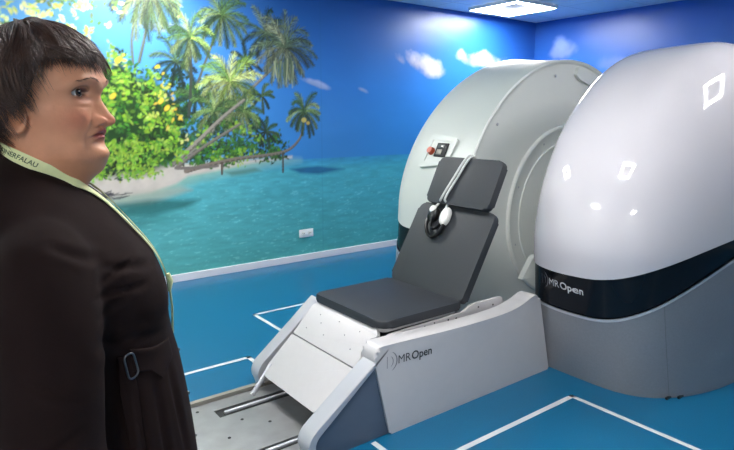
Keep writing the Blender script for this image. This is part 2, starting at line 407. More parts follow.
# leaning bare trunks
trunk([(172, 165), (196, 143), (222, 118), (244, 100)], 4.4, 2.4, (150, 142, 134), (84, 78, 74)); trunk([(178, 166), (205, 146), (240, 124)], 3.4, 2, (128, 120, 112), (76, 72, 68))
trunk([(186, 171), (204, 166), (236, 159), (268, 155), (288, 150), (300, 138), (304, 122)], 4.2, 1.8, (132, 118, 108), (70, 62, 60))
trunk([(176, 168), (196, 168), (218, 166)], 3, 2, (118, 108, 104)); trunk([(283, 172), (283, 153)], 2, 2, (80, 76, 70)); trunk([(222, 174), (222, 163)], 2, 2, (90, 70, 60))
crown(304, 112, 25, 22, PAL_M, .95, seed=15); cv.dab(P(304, 120), S * 3, .8, 0, lc(196, 176, 90)); cv.dab(P(308, 123), S * 2.2, .8, 0, lc(186, 160, 80))
# sunlit bush
bush = [(-220, 178), (-220, 70), (60, 66), (104, 62), (110, 46), (122, 44), (128, 58), (136, 70), (146, 66), (158, 70), (166, 82), (164, 100), (178, 104), (186, 122), (186, 145), (180, 160), (160, 172), (148, 178), (100, 178)]
polyfill([(-220, 178), (-220, 76), (60, 74), (106, 70), (116, 58), (126, 66), (136, 78), (156, 78), (162, 100), (178, 112), (183, 124), (183, 145), (176, 160), (148, 174), (100, 176)], (28, 62, 26), .08, .5, 31, 1, 9)
foliage(bush, 6000, [(G_D, .25), (G_M, .5), (G_L, .40), (G_D, .10), (G_L, .20), (G_Y, .03)], (.9, 2.3))
foliage([(60, 178), (100, 150), (140, 140), (160, 160), (156, 176)], 420, [(G_L, .6), (G_D, .2), (G_L, .3)], (.9, 2))
foliage([(158, 60), (182, 112), (176, 128), (160, 130), (150, 100)], 36, [([(206, 180, 60), (190, 196, 90)], 1)], (1, 2.4), 3)
for x, y in ((161, 101), (167, 108), (118, 60), (113, 96)): cv.dab(P(x, y), S * 3.2, .6, .8, lc(226, 190, 60))
# overhanging leaves in the top-left corner
foliage([(-220, 60), (-220, -60), (120, -60), (128, 4), (112, 18), (116, 30), (100, 40), (80, 34), (40, 30), (-20, 60)], 1500, [([(90, 130, 60)], .25), (G_Y, .5), ([(226, 226, 160), (206, 214, 132)], .35)], (1.1, 2.6), 4)
# the same growth runs on to the left end of the wall
k0 = int((P(-170, 100)[0] - X0) / CELL)
cv.img[:, :k0] = cv.img[:, k0:2 * k0][:, ::-1]
# panel joint of the print
for px in (322,): cv.stroke((P(px, 156)[0], 0), (P(px, 156)[0], CZ), .004, .004, lc(30, 100, 140), .5)

def painted_wall(name, cvs, fn, back):
    h, w = cvs.h, cvs.w
    me = bpy.data.meshes.new(name)
    co = fn(cvs.A.ravel(), cvs.Z.ravel()); n = h * w
    j, i = np.mgrid[0:h - 1, 0:w - 1]; a = (j * w + i).ravel()
    q = np.stack([a, a + 1, a + w + 1, a + w], 1)
    bk = fn(np.array([cvs.a0, cvs.A[0, -1], cvs.A[0, -1], cvs.a0]), np.array([0, 0, CZ, CZ])) + np.array(back)
    me.vertices.add(n + 4); me.vertices.foreach_set('co', np.concatenate([co, bk]).ravel())
    q = np.concatenate([q, [[n + 3, n + 2, n + 1, n]]])
    nf = len(q); me.loops.add(nf * 4); me.loops.foreach_set('vertex_index', q.ravel())
    me.polygons.add(nf); me.polygons.foreach_set('loop_start', np.arange(nf) * 4)
    me.update(calc_edges=True)
    at = me.color_attributes.new('paint', 'FLOAT_COLOR', 'POINT')
    c = np.ones((n + 4, 4)); c[:n, :3] = np.clip(cvs.img.reshape(-1, 3), 0, 1); at.data.foreach_set('color', c.ravel())
    o = bpy.data.objects.new(name, me); COL.objects.link(o); me.materials.append(M['mural'])
    o['kind'] = 'structure'; return o
M['mural'] = mat('printed_mural', (1, 1, 1, 1), .36, attr='paint', spec=.45)
painted_wall('wall_back', cv, lambda a, z: np.stack([a, np.full_like(a, WY), z], 1), (0, .1, 0))
cr = Canvas(0, WY - Y0, 0, CZ, .02)     # right wall: the print runs on round the corner
cr_off = WX
base_paint(cr, cr_off)
cloud(cr, WY - onX(565, 50, WX).y, onX(565, 50, WX).z, .26, .14, 12, .8, (150, 170, 226)); cloud(cr, 1.1, 2.1, .3, .1, 13, .4, (150, 170, 226)); cloud(cr, 3.4, 2.0, .6, .16, 14, .7)
painted_wall('wall_right', cr, lambda a, z: np.stack([np.full_like(a, WX), WY - a, z], 1), (.1, 0, 0))
for nm, d in (('baseboard_back', (X0, WX, WY - .016, WY, 0, .07)), ('baseboard_right', (WX - .016, WX, Y0, WY - .016, 0, .07)), ('baseboard_left', (X0, X0 + .016, Y0, WY - .016, 0, .07)), ('baseboard_near', (X0 + .016, WX - .016, Y0, Y0 + .016, 0, .07))):
    bm = bmesh.new(); box(bm, *d, bev=.004, seg=2); struct(nm, bm, M['skirt'])

# floor tape
def tape(path, label):
    bm = bmesh.new(); w = .014
    for (x0, y0), (x1, y1) in zip(path, path[1:]):
        box(bm, min(x0, x1) - w, max(x0, x1) + w, min(y0, y1) - w, max(y0, y1) + w, 0, .0012)
    return tag(obj('floor_tape', bm, M['line'], None, False), label, 'floor marking')
tape([(1.50, 1.66), (2.63, 1.66), (2.63, -1.2)], 'white right-angled floor line with its corner in front of the black-banded dome')
tape([(2.75, 3.89), (1.86, 3.89), (1.86, 3.24)], 'white right-angled floor line just in front of the mural wall skirting')
tape([(-.4, 3.18), (1.47, 3.18), (1.47, 2.92)], 'white floor line with a corner beside the far ramp of the patient table')
tape([(-.6, 2.80), (1.2, 2.80)], 'white floor line running along the far edge of the steel track plate')
tape([(1.5, 1.60), (1.5, 1.93)], 'short white floor line at the foot of the near table cover')

# ------------------------------------------------------------------ ceiling lights
def ceiling_light(cx, cy, label, hx=.36):
    t = empty('ceiling_light', (cx, cy, CZ)); tag(t, label, 'ceiling light', 'square ring ceiling lights')
    bm = bmesh.new(); o_, i_ = hx, hx * .74; z1 = CZ - .001; z0 = CZ - .035
    def ringbox(a, b, zz0, zz1):
        box(bm, cx - a, cx + a, cy - a, cy - b, zz0, zz1); box(bm, cx - a, cx + a, cy + b, cy + a, zz0, zz1)
        box(bm, cx - a, cx - b, cy - b, cy + b, zz0, zz1); box(bm, cx + b, cx + a, cy - b, cy + b, zz0, zz1)
    ringbox(o_, i_, z0, z1); put(obj('diffuser', bm, M['light_soft'] if cx == 4.07 else M['light'], None, False), t)
    bm = bmesh.new(); ringbox(o_ + .012, o_, z0 - .004, z1); put(obj('housing', bm, M['lframe'], None, False), t)
    boxo('centre_panel', (cx - i_, cx + i_, cy - i_, cy + i_, z0 + .020, z1), M['lpanel'], t)
    return t
ceiling_light(5.50, 4.55, 'bright square ring light recessed in the ceiling near the far corner', .34)
for x, y, l in ((1.55, 4.45, 'square ring ceiling light over the floor beside the mural'), (1.35, 1.45, 'square ring ceiling light over the viewer and the steel track'),
                (4.07, .72, 'square ring ceiling light over the front of the black-banded dome'), (-1.4, -1.5, 'added square ring fill light on the ceiling behind the viewer'), (-1.4, 3.3, 'added square ring fill light on the ceiling at the left side of the room')):  # last two are extra lamps, added as fill for the dome front
    ceiling_light(x, y, l, .30)

# ------------------------------------------------------------------ wall socket
c = onY(306, 233, WY); so = empty('wall_socket', (c.x, WY, c.z)); tag(so, 'white double electrical socket low on the turquoise sea of the mural', 'wall socket')
boxo('cover_plate', (c.x - .085, c.x + .085, WY - .012, WY, c.z - .042, c.z + .042), M['socket'], so, .005)
for s in (-.04, .04):
    bm = bmesh.new(); bmesh.ops.create_cone(bm, cap_ends=True, segments=20, radius1=.024, radius2=.022, depth=.006, matrix=Matrix.Translation((c.x + s, WY - .014, c.z)) @ Matrix.Rotation(PI / 2, 4, 'X'))
    bo = put(obj('outlet', bm, M['whitep']), so)
    bm = bmesh.new()
    for q in (-.008, .008): box(bm, c.x + s + q - .0035, c.x + s + q + .0035, WY - .019, WY - .0165, c.z - .0035, c.z + .0035)
    put(obj('pin_hole', bm, M['blackp'], None, False), bo)

# ------------------------------------------------------------------ scanner
XC = 4.0; ZC = .745
NEAR = dict(Y=2.08, s=-1, dc=.356, A=1.384, H=1.185, D=.933, fl=.234, fd=.046, pa=1.939, pd=2.365)
FAR = dict(Y=2.72, s=1, dc=.514, A=1.124 + .03, H=1.202, D=.915, fl=0.0, fd=-.1, pa=1.785, pd=1.945)
def surf(Pm, z, u):
    q = min(max((z - .8) / (ZC + Pm['H'] - .8), 0), 1)
    if z < .8: a = Pm['A'] - Pm['fl'] * ((.8 - z) / .8) ** 1.2; D = Pm['D'] - Pm['fd'] * (.8 - z) / .8
    else: a = Pm['A'] * (1 - q ** Pm['pa']) ** (1 / Pm['pa']); D = Pm['dc'] + (Pm['D'] - Pm['dc']) * (1 - q ** Pm['pd']) ** (1 / Pm['pd'])
    w = 1.16 if z < ZC else math.sqrt(max(1.16 ** 2 - (z - ZC) ** 2, 0)); w = min(w, a)
    s = -1 if u < .5 else 1; v = abs(u - .5) * 2; dc = Pm['dc']
    zt_ = ZC + Pm['H']; dm = dc * min(max((z - 1.895) / (zt_ - 1.895), 0), 1) ** .8
    if v > .8: t = (v - .8) / .2 * PI / 2; d = dm + (dc - dm) * (1 - math.sin(t)); r = w + (a - w) * math.cos(t)
    else: th = v / .8 * PI / 2; d = dc + (D - dc) * max(math.cos(th), 0) ** (2 / 3); r = a * math.sin(th) ** (2 / 3)
    return Vector((XC + s * r, Pm['Y'] + Pm['s'] * d, z))
def lerp_t(u, T):
    return float(np.interp(u, [a for a, b in T], [b for a, b in T]))
ZUt = [(0, .655), (.074, .648), (.104, .65), (.152, .669), (.201, .703), (.272, .765), (.328, .818), (.388, .865), (.45, .895), (.5, .905)]
ZLt = [(0, .423), (.068, .418), (.101, .415), (.146, .432), (.198, .477), (.262, .552), (.326, .65), (.394, .755), (.45, .82), (.5, .845)]
def sm_t(u, T):
    u = u if u <= .5 else 1 - u
    return sum(lerp_t(min(max(u + k * .012, 0), .5), T) for k in (-2, -1, 0, 1, 2)) / 5
def nrm(Pm, z, u):
    e = .004
    a = surf(Pm, z, min(u + e, 1)) - surf(Pm, z, max(u - e, 0)); b = surf(Pm, z + e, u) - surf(Pm, z - e, u)
    n = a.cross(b); n.normalize()
    c_ = Vector((XC, Pm['Y'] + Pm['s'] * .4, .7))
    return n if n.dot(surf(Pm, z, u) - c_) > 0 else -n
us = sorted(set([round(v, 5) for v in list(np.linspace(0, .1, 22)) + list(np.linspace(.1, .9, 104)) + list(np.linspace(.9, 1, 22))]))
def shell(Pm, zlo, zhi, nz, off=0, power=1):
    """outer skin between two height curves"""
    vs = []; fs = []; n = len(us)
    for k in range(nz + 1):
        t = k / nz; t = 1 - (1 - t) ** power
        for u in us:
            a, b = zlo(u), zhi(u); z = a + (b - a) * t
            p = surf(Pm, min(z, ZC + Pm['H'] - 1e-4), u)
            if off: p = p + nrm(Pm, min(max(z, .01), 1.85), min(max(u, .002), .998)) * off
            vs.append(p)
    for k in range(nz):
        for i in range(n - 1): fs.append((k * n + i, k * n + i + 1, (k + 1) * n + i + 1, (k + 1) * n + i))
    return vs, fs
scanner = empty('mri_scanner', (XC, 2.4, 0))
tag(scanner, 'large white open MRI scanner of two rounded upright magnet housings', 'mri scanner')
def housing(Pm, name_label, dm):
    ztop = ZC + Pm['H']
    ZU = lambda u: sm_t(u, ZUt); ZL = lambda u: sm_t(u, ZLt)
    vs, fs = shell(Pm, ZU, lambda u: ztop - 1e-4, 70, 0, 2.0)
    dome = put(raw('magnet_housing', vs, fs, dm, None, True, 70), scanner); dome['label'] = name_label
    dome.data.update()
    vs, fs = shell(Pm, lambda u: ZL(u) + .008, ZU, 8, -.006); b = raw('band', vs, fs, M['band'], None, True, 60); b.parent = dome
    b['label'] = 'glossy black band sweeping round the housing'
    vs, fs = shell(Pm, lambda u: ZL(u) - .006, lambda u: ZL(u) + .010, 2, .003); b = raw('trim_strip', vs, fs, M['trim'], None, True, 60); b.parent = dome
    vs, fs = shell(Pm, lambda u: .0, lambda u: ZL(u), 16, 0); b = raw('base_skirt', vs, fs, M['base'], None, True, 60); b.parent = dome
    b['label'] = 'brushed grey lower skirt'
    # inner face: recessed plate with a raised centre ring
    fy = Pm['Y']; s = Pm['s']
    def arch(R_, zb, n=96):
        pts = []
        a0 = 0
        pts.append((-R_, zb))
        for i in range(n + 1):
            t = PI - PI * i / n; pts.append((R_ * math.cos(t), ZC + R_ * math.sin(t)))
        pts.append((R_, zb)); return pts
    bm = bmesh.new(); rings = []
    top = math.sqrt(max(0, 1))
    for R_, dy in ((1.16, 0.0), (1.150, -.010), (1.138, -.004), (1.130, .012), (1.118, .014)):
        rings.append([bm.verts.new((XC + x, fy + s * dy, max(z, 0))) for x, z in arch(R_, 0)])
    for a, c_ in zip(rings, rings[1:]):
        for i in range(len(a) - 1): bm.faces.new((a[i], a[i + 1], c_[i + 1], c_[i]))
    bm.faces.new(rings[-1])
    f = obj('inner_face', bm, M['face'], None, True, 35); f.parent = dome
    bm = bmesh.new(); prof = ((.672, .013), (.668, -.004), (.655, -.010), (.640, -.006), (.628, .002), (.545, .004), (.540, -.003), (.530, -.003), (.524, .004), (.0001, .004))
    rings = [[bm.verts.new((XC + r * math.cos(2 * PI * i / 96), fy + s * dy, ZC + r * math.sin(2 * PI * i / 96))) for i in range(96)] for r, dy in prof]
    for a, c_ in zip(rings, rings[1:]):
        for i in range(96): bm.faces.new((a[i], a[(i + 1) % 96], c_[(i + 1) % 96], c_[i]))
    f = obj('centre_ring', bm, M['face'], None, True, 35); f.parent = dome
    for ang, rr in ((158, .60), (100, 1.05), (140, 1.06), (118, .60), (200, .60), (60, 1.05)):
        t = math.radians(ang); x, z = XC + rr * math.cos(t), ZC + rr * math.sin(t)
        bm = bmesh.new(); bmesh.ops.create_uvsphere(bm, u_segments=12, v_segments=8, radius=.011, matrix=Matrix.Translation((x, fy + s * .006, z)) @ Matrix.Scale(.5, 4, (0, 1, 0)))
        f = obj('screw_cap', bm, M['silver']); f.parent = dome
    return dome
def inv(v): return v
far = housing(FAR, 'far magnet housing, its flat ringed face turned to the patient seat', M['shell'])
near = housing(NEAR, 'near magnet housing with glossy dome, black band and grey base', M['dome'])
for h in (far, near):
    for ch in h.children: ch.matrix_parent_inverse = Matrix()
bm = bmesh.new(); prism(bm, rrect(XC + .55, XC + 1.05, 0, 1.35, .05), 'y', FAR['Y'] + .01, NEAR['Y'] - .01); put(obj('rear_yoke', bm, M['face'], None, True), scanner)
# latch plate and small white bracket on the far face
bm = bmesh.new(); prism(bm, roundpoly([(4.05, 1.80), (4.10, 1.765), (4.34, 1.70), (4.36, 1.76), (4.20, 1.825), (4.08, 1.86)], [.015] * 6), 'y', 2.705, 2.74, .005)
f = obj('latch_plate', bm, M['face']); f.parent = far
bm = bmesh.new(); prism(bm, roundpoly([(3.22, .36), (3.30, .36), (3.42, .36), (3.37, .52), (3.33, .50)], [.01] * 5), 'y', 2.48, 2.52, .004)
bo_ = put(obj('bracket', bm, M['face']), scanner)
# seams on the near base
bm = bmesh.new()
pts = [surf(NEAR, z, .262 + .010 * (1 - z / .55)) + nrm(NEAR, max(z, .01), .265) * .0008 for z in np.linspace(.005, .545, 14)]
tube(bm, pts, .0016, 5); f = obj('seam', bm, M['groove']); f.parent = near
for uu, zz in ((.272, .012), (.30, .015)):
    p = surf(NEAR, zz, uu); bm = bmesh.new(); box(bm, p.x - .03, p.x + .03, p.y - .006, p.y + .006, .001, .012); f = obj('foot_pad', bm, M['blackp'], None, False); f.parent = near
# logos -------------------------------------------------------------
def logo(place, size, ml, mb, mi, parent, pos0=0):
    """place(x, y) -> world point; builds the arc mark and the two-weight word"""
    def part(nm, vs, fs, m):
        bm = bmesh.new(); V = [bm.verts.new(place(v[0], v[1])) for v in vs]
        for f_ in fs:
            try: bm.faces.new([V[i] for i in f_])
            except Exception: pass
        o = obj(nm, bm, m, None, False); o.parent = parent; return o
    # mark: nested closing arcs with a bar
    vs = []; fs = []
    def arc(cx, cy, r0, r1, a0, a1, n=18):
        b = len(vs)
        for i in range(n + 1):
            t = math.radians(a0 + (a1 - a0) * i / n); k = math.sin(PI * i / n) ** .5; ri = r1 + (r0 - r1) * k
            vs.append((cx + r1 * math.cos(t), cy + r1 * math.sin(t))); vs.append((cx + ri * math.cos(t), cy + ri * math.sin(t)))
        for i in range(n): fs.append((b + 2 * i, b + 2 * i + 1, b + 2 * i + 3, b + 2 * i + 2))
    H_ = size
    arc(-.55 * H_, .35 * H_, .72 * H_, .84 * H_, -72, 72); arc(-.62 * H_, .35 * H_, .42 * H_, .50 * H_, -65, 65)
    b = len(vs); vs += [(-.80 * H_, -.15 * H_), (-.74 * H_, -.15 * H_), (-.74 * H_, .85 * H_), (-.80 * H_, .85 * H_)]; fs.append((b, b + 1, b + 2, b + 3))
    part('logo_mark', vs, fs, mi)
    vs, fs = text_mesh('MR', size, 0); x1 = max(v.x for v in vs); sx = 1.12
    part('lettering', [((v.x + .32 * H_) * 1, v.y) for v in vs], fs, ml)
    vs, fs = text_mesh('Open', size, size * .018)
    part('lettering', [(v.x + x1 + .40 * H_, v.y) for v in vs], fs, mb)

# on the near band: u grows to the right
def place_band(x, y):
    # arc length along the band; start of the word near u=.07
    u = .066 + x / 2.9; z = .548 + y - (x * .05)
    return surf(NEAR, z, u) + nrm(NEAR, z, u) * -.003
# measure arc speed so that letters keep their proportion
du = (surf(NEAR, .56, .10) - surf(NEAR, .56, .07)).length / .03
def place_band(x, y):
    u = .0655 + x / du; z = .560 + y - x * .03
    return surf(NEAR, z, u) + nrm(NEAR, z, u) * -.0035
logo(place_band, .058, M['silver'], M['white'], M['logo_m'], near)
# control panel on the far housing's near-left flank
pc = surf(FAR, 1.23, .078); nn = nrm(FAR, 1.23, .078)
ax = Vector((nn.y, -nn.x, 0)).normalized(); ax = ax if ax.dot(cR) > 0 else -ax
up = nn.cross(ax); up = up if up.z > 0 else -up
R3 = Matrix((ax, up, nn)).transposed().to_4x4(); T3 = Matrix.Translation(pc) @ R3
def onpanel(name, dims, m, parent, bev=.003, poly=None):
    bm = bmesh.new()
    if poly: prism(bm, poly, 'z', dims[0], dims[1], bev)
    else: box(bm, *dims, bev=bev)
    bm.transform(T3); o = obj(name, bm, m); o.parent = parent; return o
cp = bpy.data.objects.new
bm = bmesh.new(); W_, H_ = .152, .138
outer = roundpoly([(-W_, -H_), (W_ * .85, -H_ * .72), (W_, H_ * .75), (-W_ * .80, H_)], [.03] * 4, 6)
inner = roundpoly([(-W_ * .70, -H_ * .62), (W_ * .62, -H_ * .45), (W_ * .78, H_ * .50), (-W_ * .60, H_ * .66)], [.012] * 4, 6)
A_ = [bm.verts.new((x, y, .006)) for x, y in outer]; B_ = [bm.verts.new((x, y, -.02)) for x, y in outer]; C_ = [bm.verts.new((x * 1.0, y, .006)) for x, y in inner]; D_ = [bm.verts.new((x, y, .001)) for x, y in inner]
n_ = len(A_)
for i in range(n_):
    j = (i + 1) % n_
    bm.faces.new((A_[i], A_[j], C_[j], C_[i])); bm.faces.new((C_[i], C_[j], D_[j], D_[i])); bm.faces.new((A_[i], B_[i], B_[j], A_[j]))
bm.faces.new(D_); bm.transform(T3 @ Matrix.Translation((0, 0, .012)))
panel = obj('control_panel', bm, M['shell'], None, True, 30); panel.parent = far; panel['label'] = 'recessed control panel with a red knob and small screen'
bm = bmesh.new(); bmesh.ops.create_cone(bm, cap_ends=True, segments=24, radius1=.030, radius2=.024, depth=.03, matrix=T3 @ Matrix.Translation((-.068, -.005, .028)))
o = obj('control_knob', bm, M['knob']); o.parent = far
onpanel('control_screen', (-.025, .085, -.045, .060, .012, .024), M['dark'], far)
onpanel('screen_display', (-.012, .055, .020, .050, .0235, .0265), M['screen'], far, .001)
onpanel('button_row', (-.006, .045, -.030, .008, .0235, .0275), M['beige'], far, .001)

# ------------------------------------------------------------------ patient table
tab = empty('patient_table', (2.0, 2.385, 0)); tag(tab, 'white patient table raised as a seat with charcoal cushions in front of the scanner', 'patient table')
def slab(name, pts2, origin, ex, ey, en, th, m, bev=.012):
    bm = bmesh.new(); prism(bm, pts2, 'z', -th, 0, bev)
    Mx = Matrix((ex, ey, en)).transposed().to_4x4(); bm.transform(Matrix.Translation(origin) @ Mx)
    return put(obj(name, bm, m, None, True, 35), tab)
# seat: x 1.66..2.2
o = slab('seat_cushion', rrect(0, .55, 0, .61, [.02, .03, .07, .02], 7), Vector((1.655, 2.08, .505)), Vector((1, 0, 0)), Vector((0, 1, 0)), Vector((0, 0, 1)), .045, M['cushion'])
bd = Vector((.255, 0, .45)).normalized(); bn = Vector((-bd.z, 0, bd.x))
slab('backrest_cushion', rrect(0, .525, 0, .61, [.05, .05, .02, .045], 7), Vector((2.195, 2.08, .500)), bd, Vector((0, 1, 0)), bn, .05, M['cushion'])
hd = Vector((.128, 0, .265)).normalized(); hn = Vector((-hd.z, 0, hd.x))
slab('headrest_cushion', rrect(0, .295, 0, .50, [.035, .035, .035, .035], 7), Vector((2.415, 2.115, .972)), hd, Vector((0, 1, 0)), hn, .05, M['cushion'])
slab('backrest_board', rrect(.02, .50, .03, .58, .04), Vector((2.195, 2.08, .500)) - bn * .05, bd, Vector((0, 1, 0)), bn, .02, M['white'], .004)
for y_ in (2.25, 2.48):
    bm = bmesh.new(); tube(bm, [(2.46, y_, .88), (2.535, y_, 1.06)], .012); put(obj('headrest_bar', bm, M['silver']), tab)
# seat board and leg support
bm = bmesh.new(); prism(bm, rrect(1.675, 2.19, 2.10, 2.67, .03), 'z', .440, .460, .004); put(obj('seat_board', bm, M['white']), tab)
P1 = Vector((1.665, 0, .458)); P2 = Vector((1.305, 0, .125)); ld = (P2 - P1).normalized(); ln_ = Vector((ld.z, 0, -ld.x))
if ln_.z < 0: ln_ = -ln_
LL = (P2 - P1).length
slab('leg_rest', rrect(.225, LL, 0, .575, [.055, .004, .004, .055], 7), Vector((P1.x, 2.10, P1.z)), ld, Vector((0, 1, 0)), ln_, .028, M['white'], .006)
lh = slab('leg_rest_hinge_panel', roundpoly([(0, .03), (.03, .0), (.10, -.005), (.115, .015), (.15, .015), (.165, -.0), (.22, 0), (.22, .575), (.03, .59), (0, .57)], [.005] * 10, 3), Vector((P1.x, 2.10, P1.z)), ld, Vector((0, 1, 0)), ln_, .028, M['white'], .004)
for a, b in ((.05, .12), (.05, .30), (.10, .20), (.10, .42), (.15, .10), (.15, .34), (.06, .47), (.16, .50)):
    p = P1 + ld * a + ln_ * .0005 + Vector((0, 2.10 + b, 0)); bm = bmesh.new(); bmesh.ops.create_uvsphere(bm, u_segments=8, v_segments=6, radius=.0035, matrix=Matrix.Translation(p))
    o = obj('screw', bm, M['groove']); o.parent = lh; o.matrix_parent_inverse = (lh.matrix_world).inverted()
for y in (2.12, 2.63):     # slanting carrier rails under the leg rest
    bm = bmesh.new(); A1 = P1 - ln_ * .06 + ld * .05; A2 = P2 - ln_ * .06 - ld * .02
    prism(bm, [(A1.x, A1.z), (A2.x, A2.z), (A2.x + .012, A2.z - .04), (A1.x + .03, A1.z - .05)], 'y', y - .012, y + .012, .003); put(obj('carrier_rail', bm, M['beige']), tab)
for a_, b_, r_ in (((1.36, 2.655, .17), (1.24, 2.655, .03), .013), ((1.36, 2.115, .15), (1.30, 2.115, .04), .011)):
    bm = bmesh.new(); tube(bm, [a_, b_], r_); put(obj('strut', bm, M['silver']), tab)
boxo('end_stop', (1.335, 1.40, 2.085, 2.10, .145, .185), M['blackp'], tab, .002)
boxo('hinge_block', (1.60, 1.66, 2.085, 2.105, .355, .43), M['blackp'], tab, .004)
# lift side plates with slots
for y, nm in ((2.085, 'lift_side_plate'), (2.69, 'lift_side_plate')):
    bm = bmesh.new()
    prism(bm, roundpoly([(1.60, .18), (2.55, .18), (2.55, .44), (2.52, .475), (2.30, .476), (2.26, .468), (2.22, .445), (1.72, .435), (1.69, .43)], [.01] * 9, 3), 'y', y - .008, y + .008, .002)
    pl = put(obj(nm, bm, M['white']), tab)
    bm = bmesh.new(); yy = y - .0085 if y < 2.4 else y + .0085
    prism(bm, roundpoly([(1.88, .35), (1.895, .345), (1.945, .425), (1.93, .43)], [.007] * 4), 'y', yy - .001, yy + .001)
    o = obj('slot', bm, M['dark'], None, False); o.parent = pl; o.matrix_parent_inverse = pl.matrix_world.inverted()
    for cx, cz, r in ((1.76, .395, .013), (1.82, .415, .005), (1.79, .42, .004), (2.03, .415, .006), (2.10, .425, .005), (2.0, .43, .004), (2.16, .42, .006), (2.33, .45, .005), (2.45, .44, .005)):
        bm = bmesh.new(); bmesh.ops.create_cone(bm, cap_ends=True, segments=14, radius1=r, radius2=r, depth=.003, matrix=Matrix.Translation((cx, yy, cz)) @ Matrix.Rotation(PI / 2, 4, 'X'))
        o = obj('hole', bm, M['dark']); o.parent = pl; o.matrix_parent_inverse = pl.matrix_world.inverted()
bm = bmesh.new(); tube(bm, smoothpath([(2.26, 2.12, .47), (2.28, 2.11, .505), (2.30, 2.12, .50), (2.31, 2.14, .47)], 4), .007); tube(bm, [(2.27, 2.16, .46), (2.31, 2.16, .60)], .008); put(obj('backrest_pivot', bm, M['silver']), tab)
bm = bmesh.new(); box(bm, 1.75, 2.45, 2.12, 2.66, .03, .30, bev=.01); put(obj('lift_column', bm, M['dark']), tab)
# side covers and ramps
def side(yin, yout, sh, near_side):
    lo, hi = min(yin, yout), max(yin, yout)
    pts = [(1.605 + sh, 0), (1.507 + sh, .41), (1.54 + sh, .452), (2.10, .428), (2.42, .430), (2.55, .452), (2.645, .488), (2.70, .480), (2.825, 0)]
    if not near_side: pts = [(1.605 + sh, 0), (1.53 + sh, .36), (1.57 + sh, .41), (2.10, .43), (2.42, .44), (2.55, .462), (2.645, .488), (2.70, .480), (2.80, 0)]
    bm = bmesh.new(); prism(bm, roundpoly(pts, [.01, .05, .03, .3, .2, .1, .03, .03, .01], 6), 'y', lo, hi, .018, 4)
    cov = put(obj('side_cover', bm, M['white'], None, True, 35), tab)
    # ramp fairing
    rs = .085 if near_side else .125
    r0, r1 = lo + .012, hi - .02
    tp = [(1.10 + sh + rs, .0), (1.085 + sh + rs, .085), (1.10 + sh + rs, .12), (1.60 + sh, .425), (1.72 + sh, .425), (1.72 + sh, 0)]
    bm = bmesh.new(); prism(bm, roundpoly(tp, [.01, .03, .02, 0, 0, 0]), 'y', r0, r1, .004)
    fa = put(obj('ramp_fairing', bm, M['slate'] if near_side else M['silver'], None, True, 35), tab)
    bm = bmesh.new()
    up_ = [(1.10 + sh + rs, .0), (1.072 + sh + rs, .085), (1.095 + sh + rs, .135), (1.60 + sh, .447)]; dn = [(1.60 + sh, .415), (1.125 + sh + rs, .118), (1.108 + sh + rs, .085), (1.125 + sh + rs, 0)]
    prism(bm, roundpoly(up_ + dn, [0, .03, .03, 0, 0, .02, .02, 0]), 'y', r0 - .012, r1 + .012, .010, 3)
    o = obj('ramp_edge', bm, M['silver'], None, True, 35); o.parent = fa; o.matrix_parent_inverse = fa.matrix_world.inverted()
    return cov
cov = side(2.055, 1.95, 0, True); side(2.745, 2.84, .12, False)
def place_cover(x, y): return Vector((1.630 + x, 1.9492, .345 + y - x * .02))
o0 = len(bpy.data.objects)
class _P: pass
before = set(bpy.data.objects)
logo(place_cover, .058, M['logo_d'], M['logo_d'], M['groove'], cov)
for o in set(bpy.data.objects) - before: o.matrix_parent_inverse = cov.matrix_world.inverted() @ Matrix() if False else cov.matrix_basis.inverted() @ Matrix.Translation((0, 0, 0))
for o in set(bpy.data.objects) - before: o.matrix_parent_inverse = (tab.matrix_basis @ cov.matrix_parent_inverse).inverted()
# floor track ---------------------------------------------------------
tr = empty('floor_track', (1.0, 2.4, 0)); tag(tr, 'grey steel track plate with slots set in the floor before the leg rest', 'floor track')
bm = bmesh.new()
ys = [1.99, 2.13, 2.19, 2.56, 2.64, 2.74]; xs = [-.25, 1.02, 2.5]
for i in range(5):
    for j in range(2):
        if i in (1, 3) and j == 1: continue
        box(bm, xs[j], xs[j + 1], ys[i], ys[i + 1], .0012, .012)
put(obj('track_plate', bm, M['steel'], None, False), tr)
for y0, y1 in ((2.13, 2.19), (2.56, 2.64)):
    boxo('track_slot', (1.02, 2.5, y0, y1, .0012, .003), M['dark'], tr)
    boxo('track_rail', (1.06, 2.5, (y0 + y1) / 2 - .008, (y0 + y1) / 2 + .008, .003, .016), M['silver'], tr, .002)
bm = bmesh.new(); box(bm, .2, 1.9, 2.745, 2.775, .0012, .03); put(obj('edge_angle', bm, M['beige'], None, False), tr)
for x, y in ((.98, 2.36), (1.2, 2.38), (1.1, 2.60 - .12), (.9, 2.2), (.95, 2.68)):
    bm = bmesh.new(); bmesh.ops.create_cone(bm, cap_ends=True, segments=12, radius1=.008, radius2=.008, depth=.002, matrix=Matrix.Translation((x, y, .0125))); put(obj('bolt', bm, M['dark']), tr)

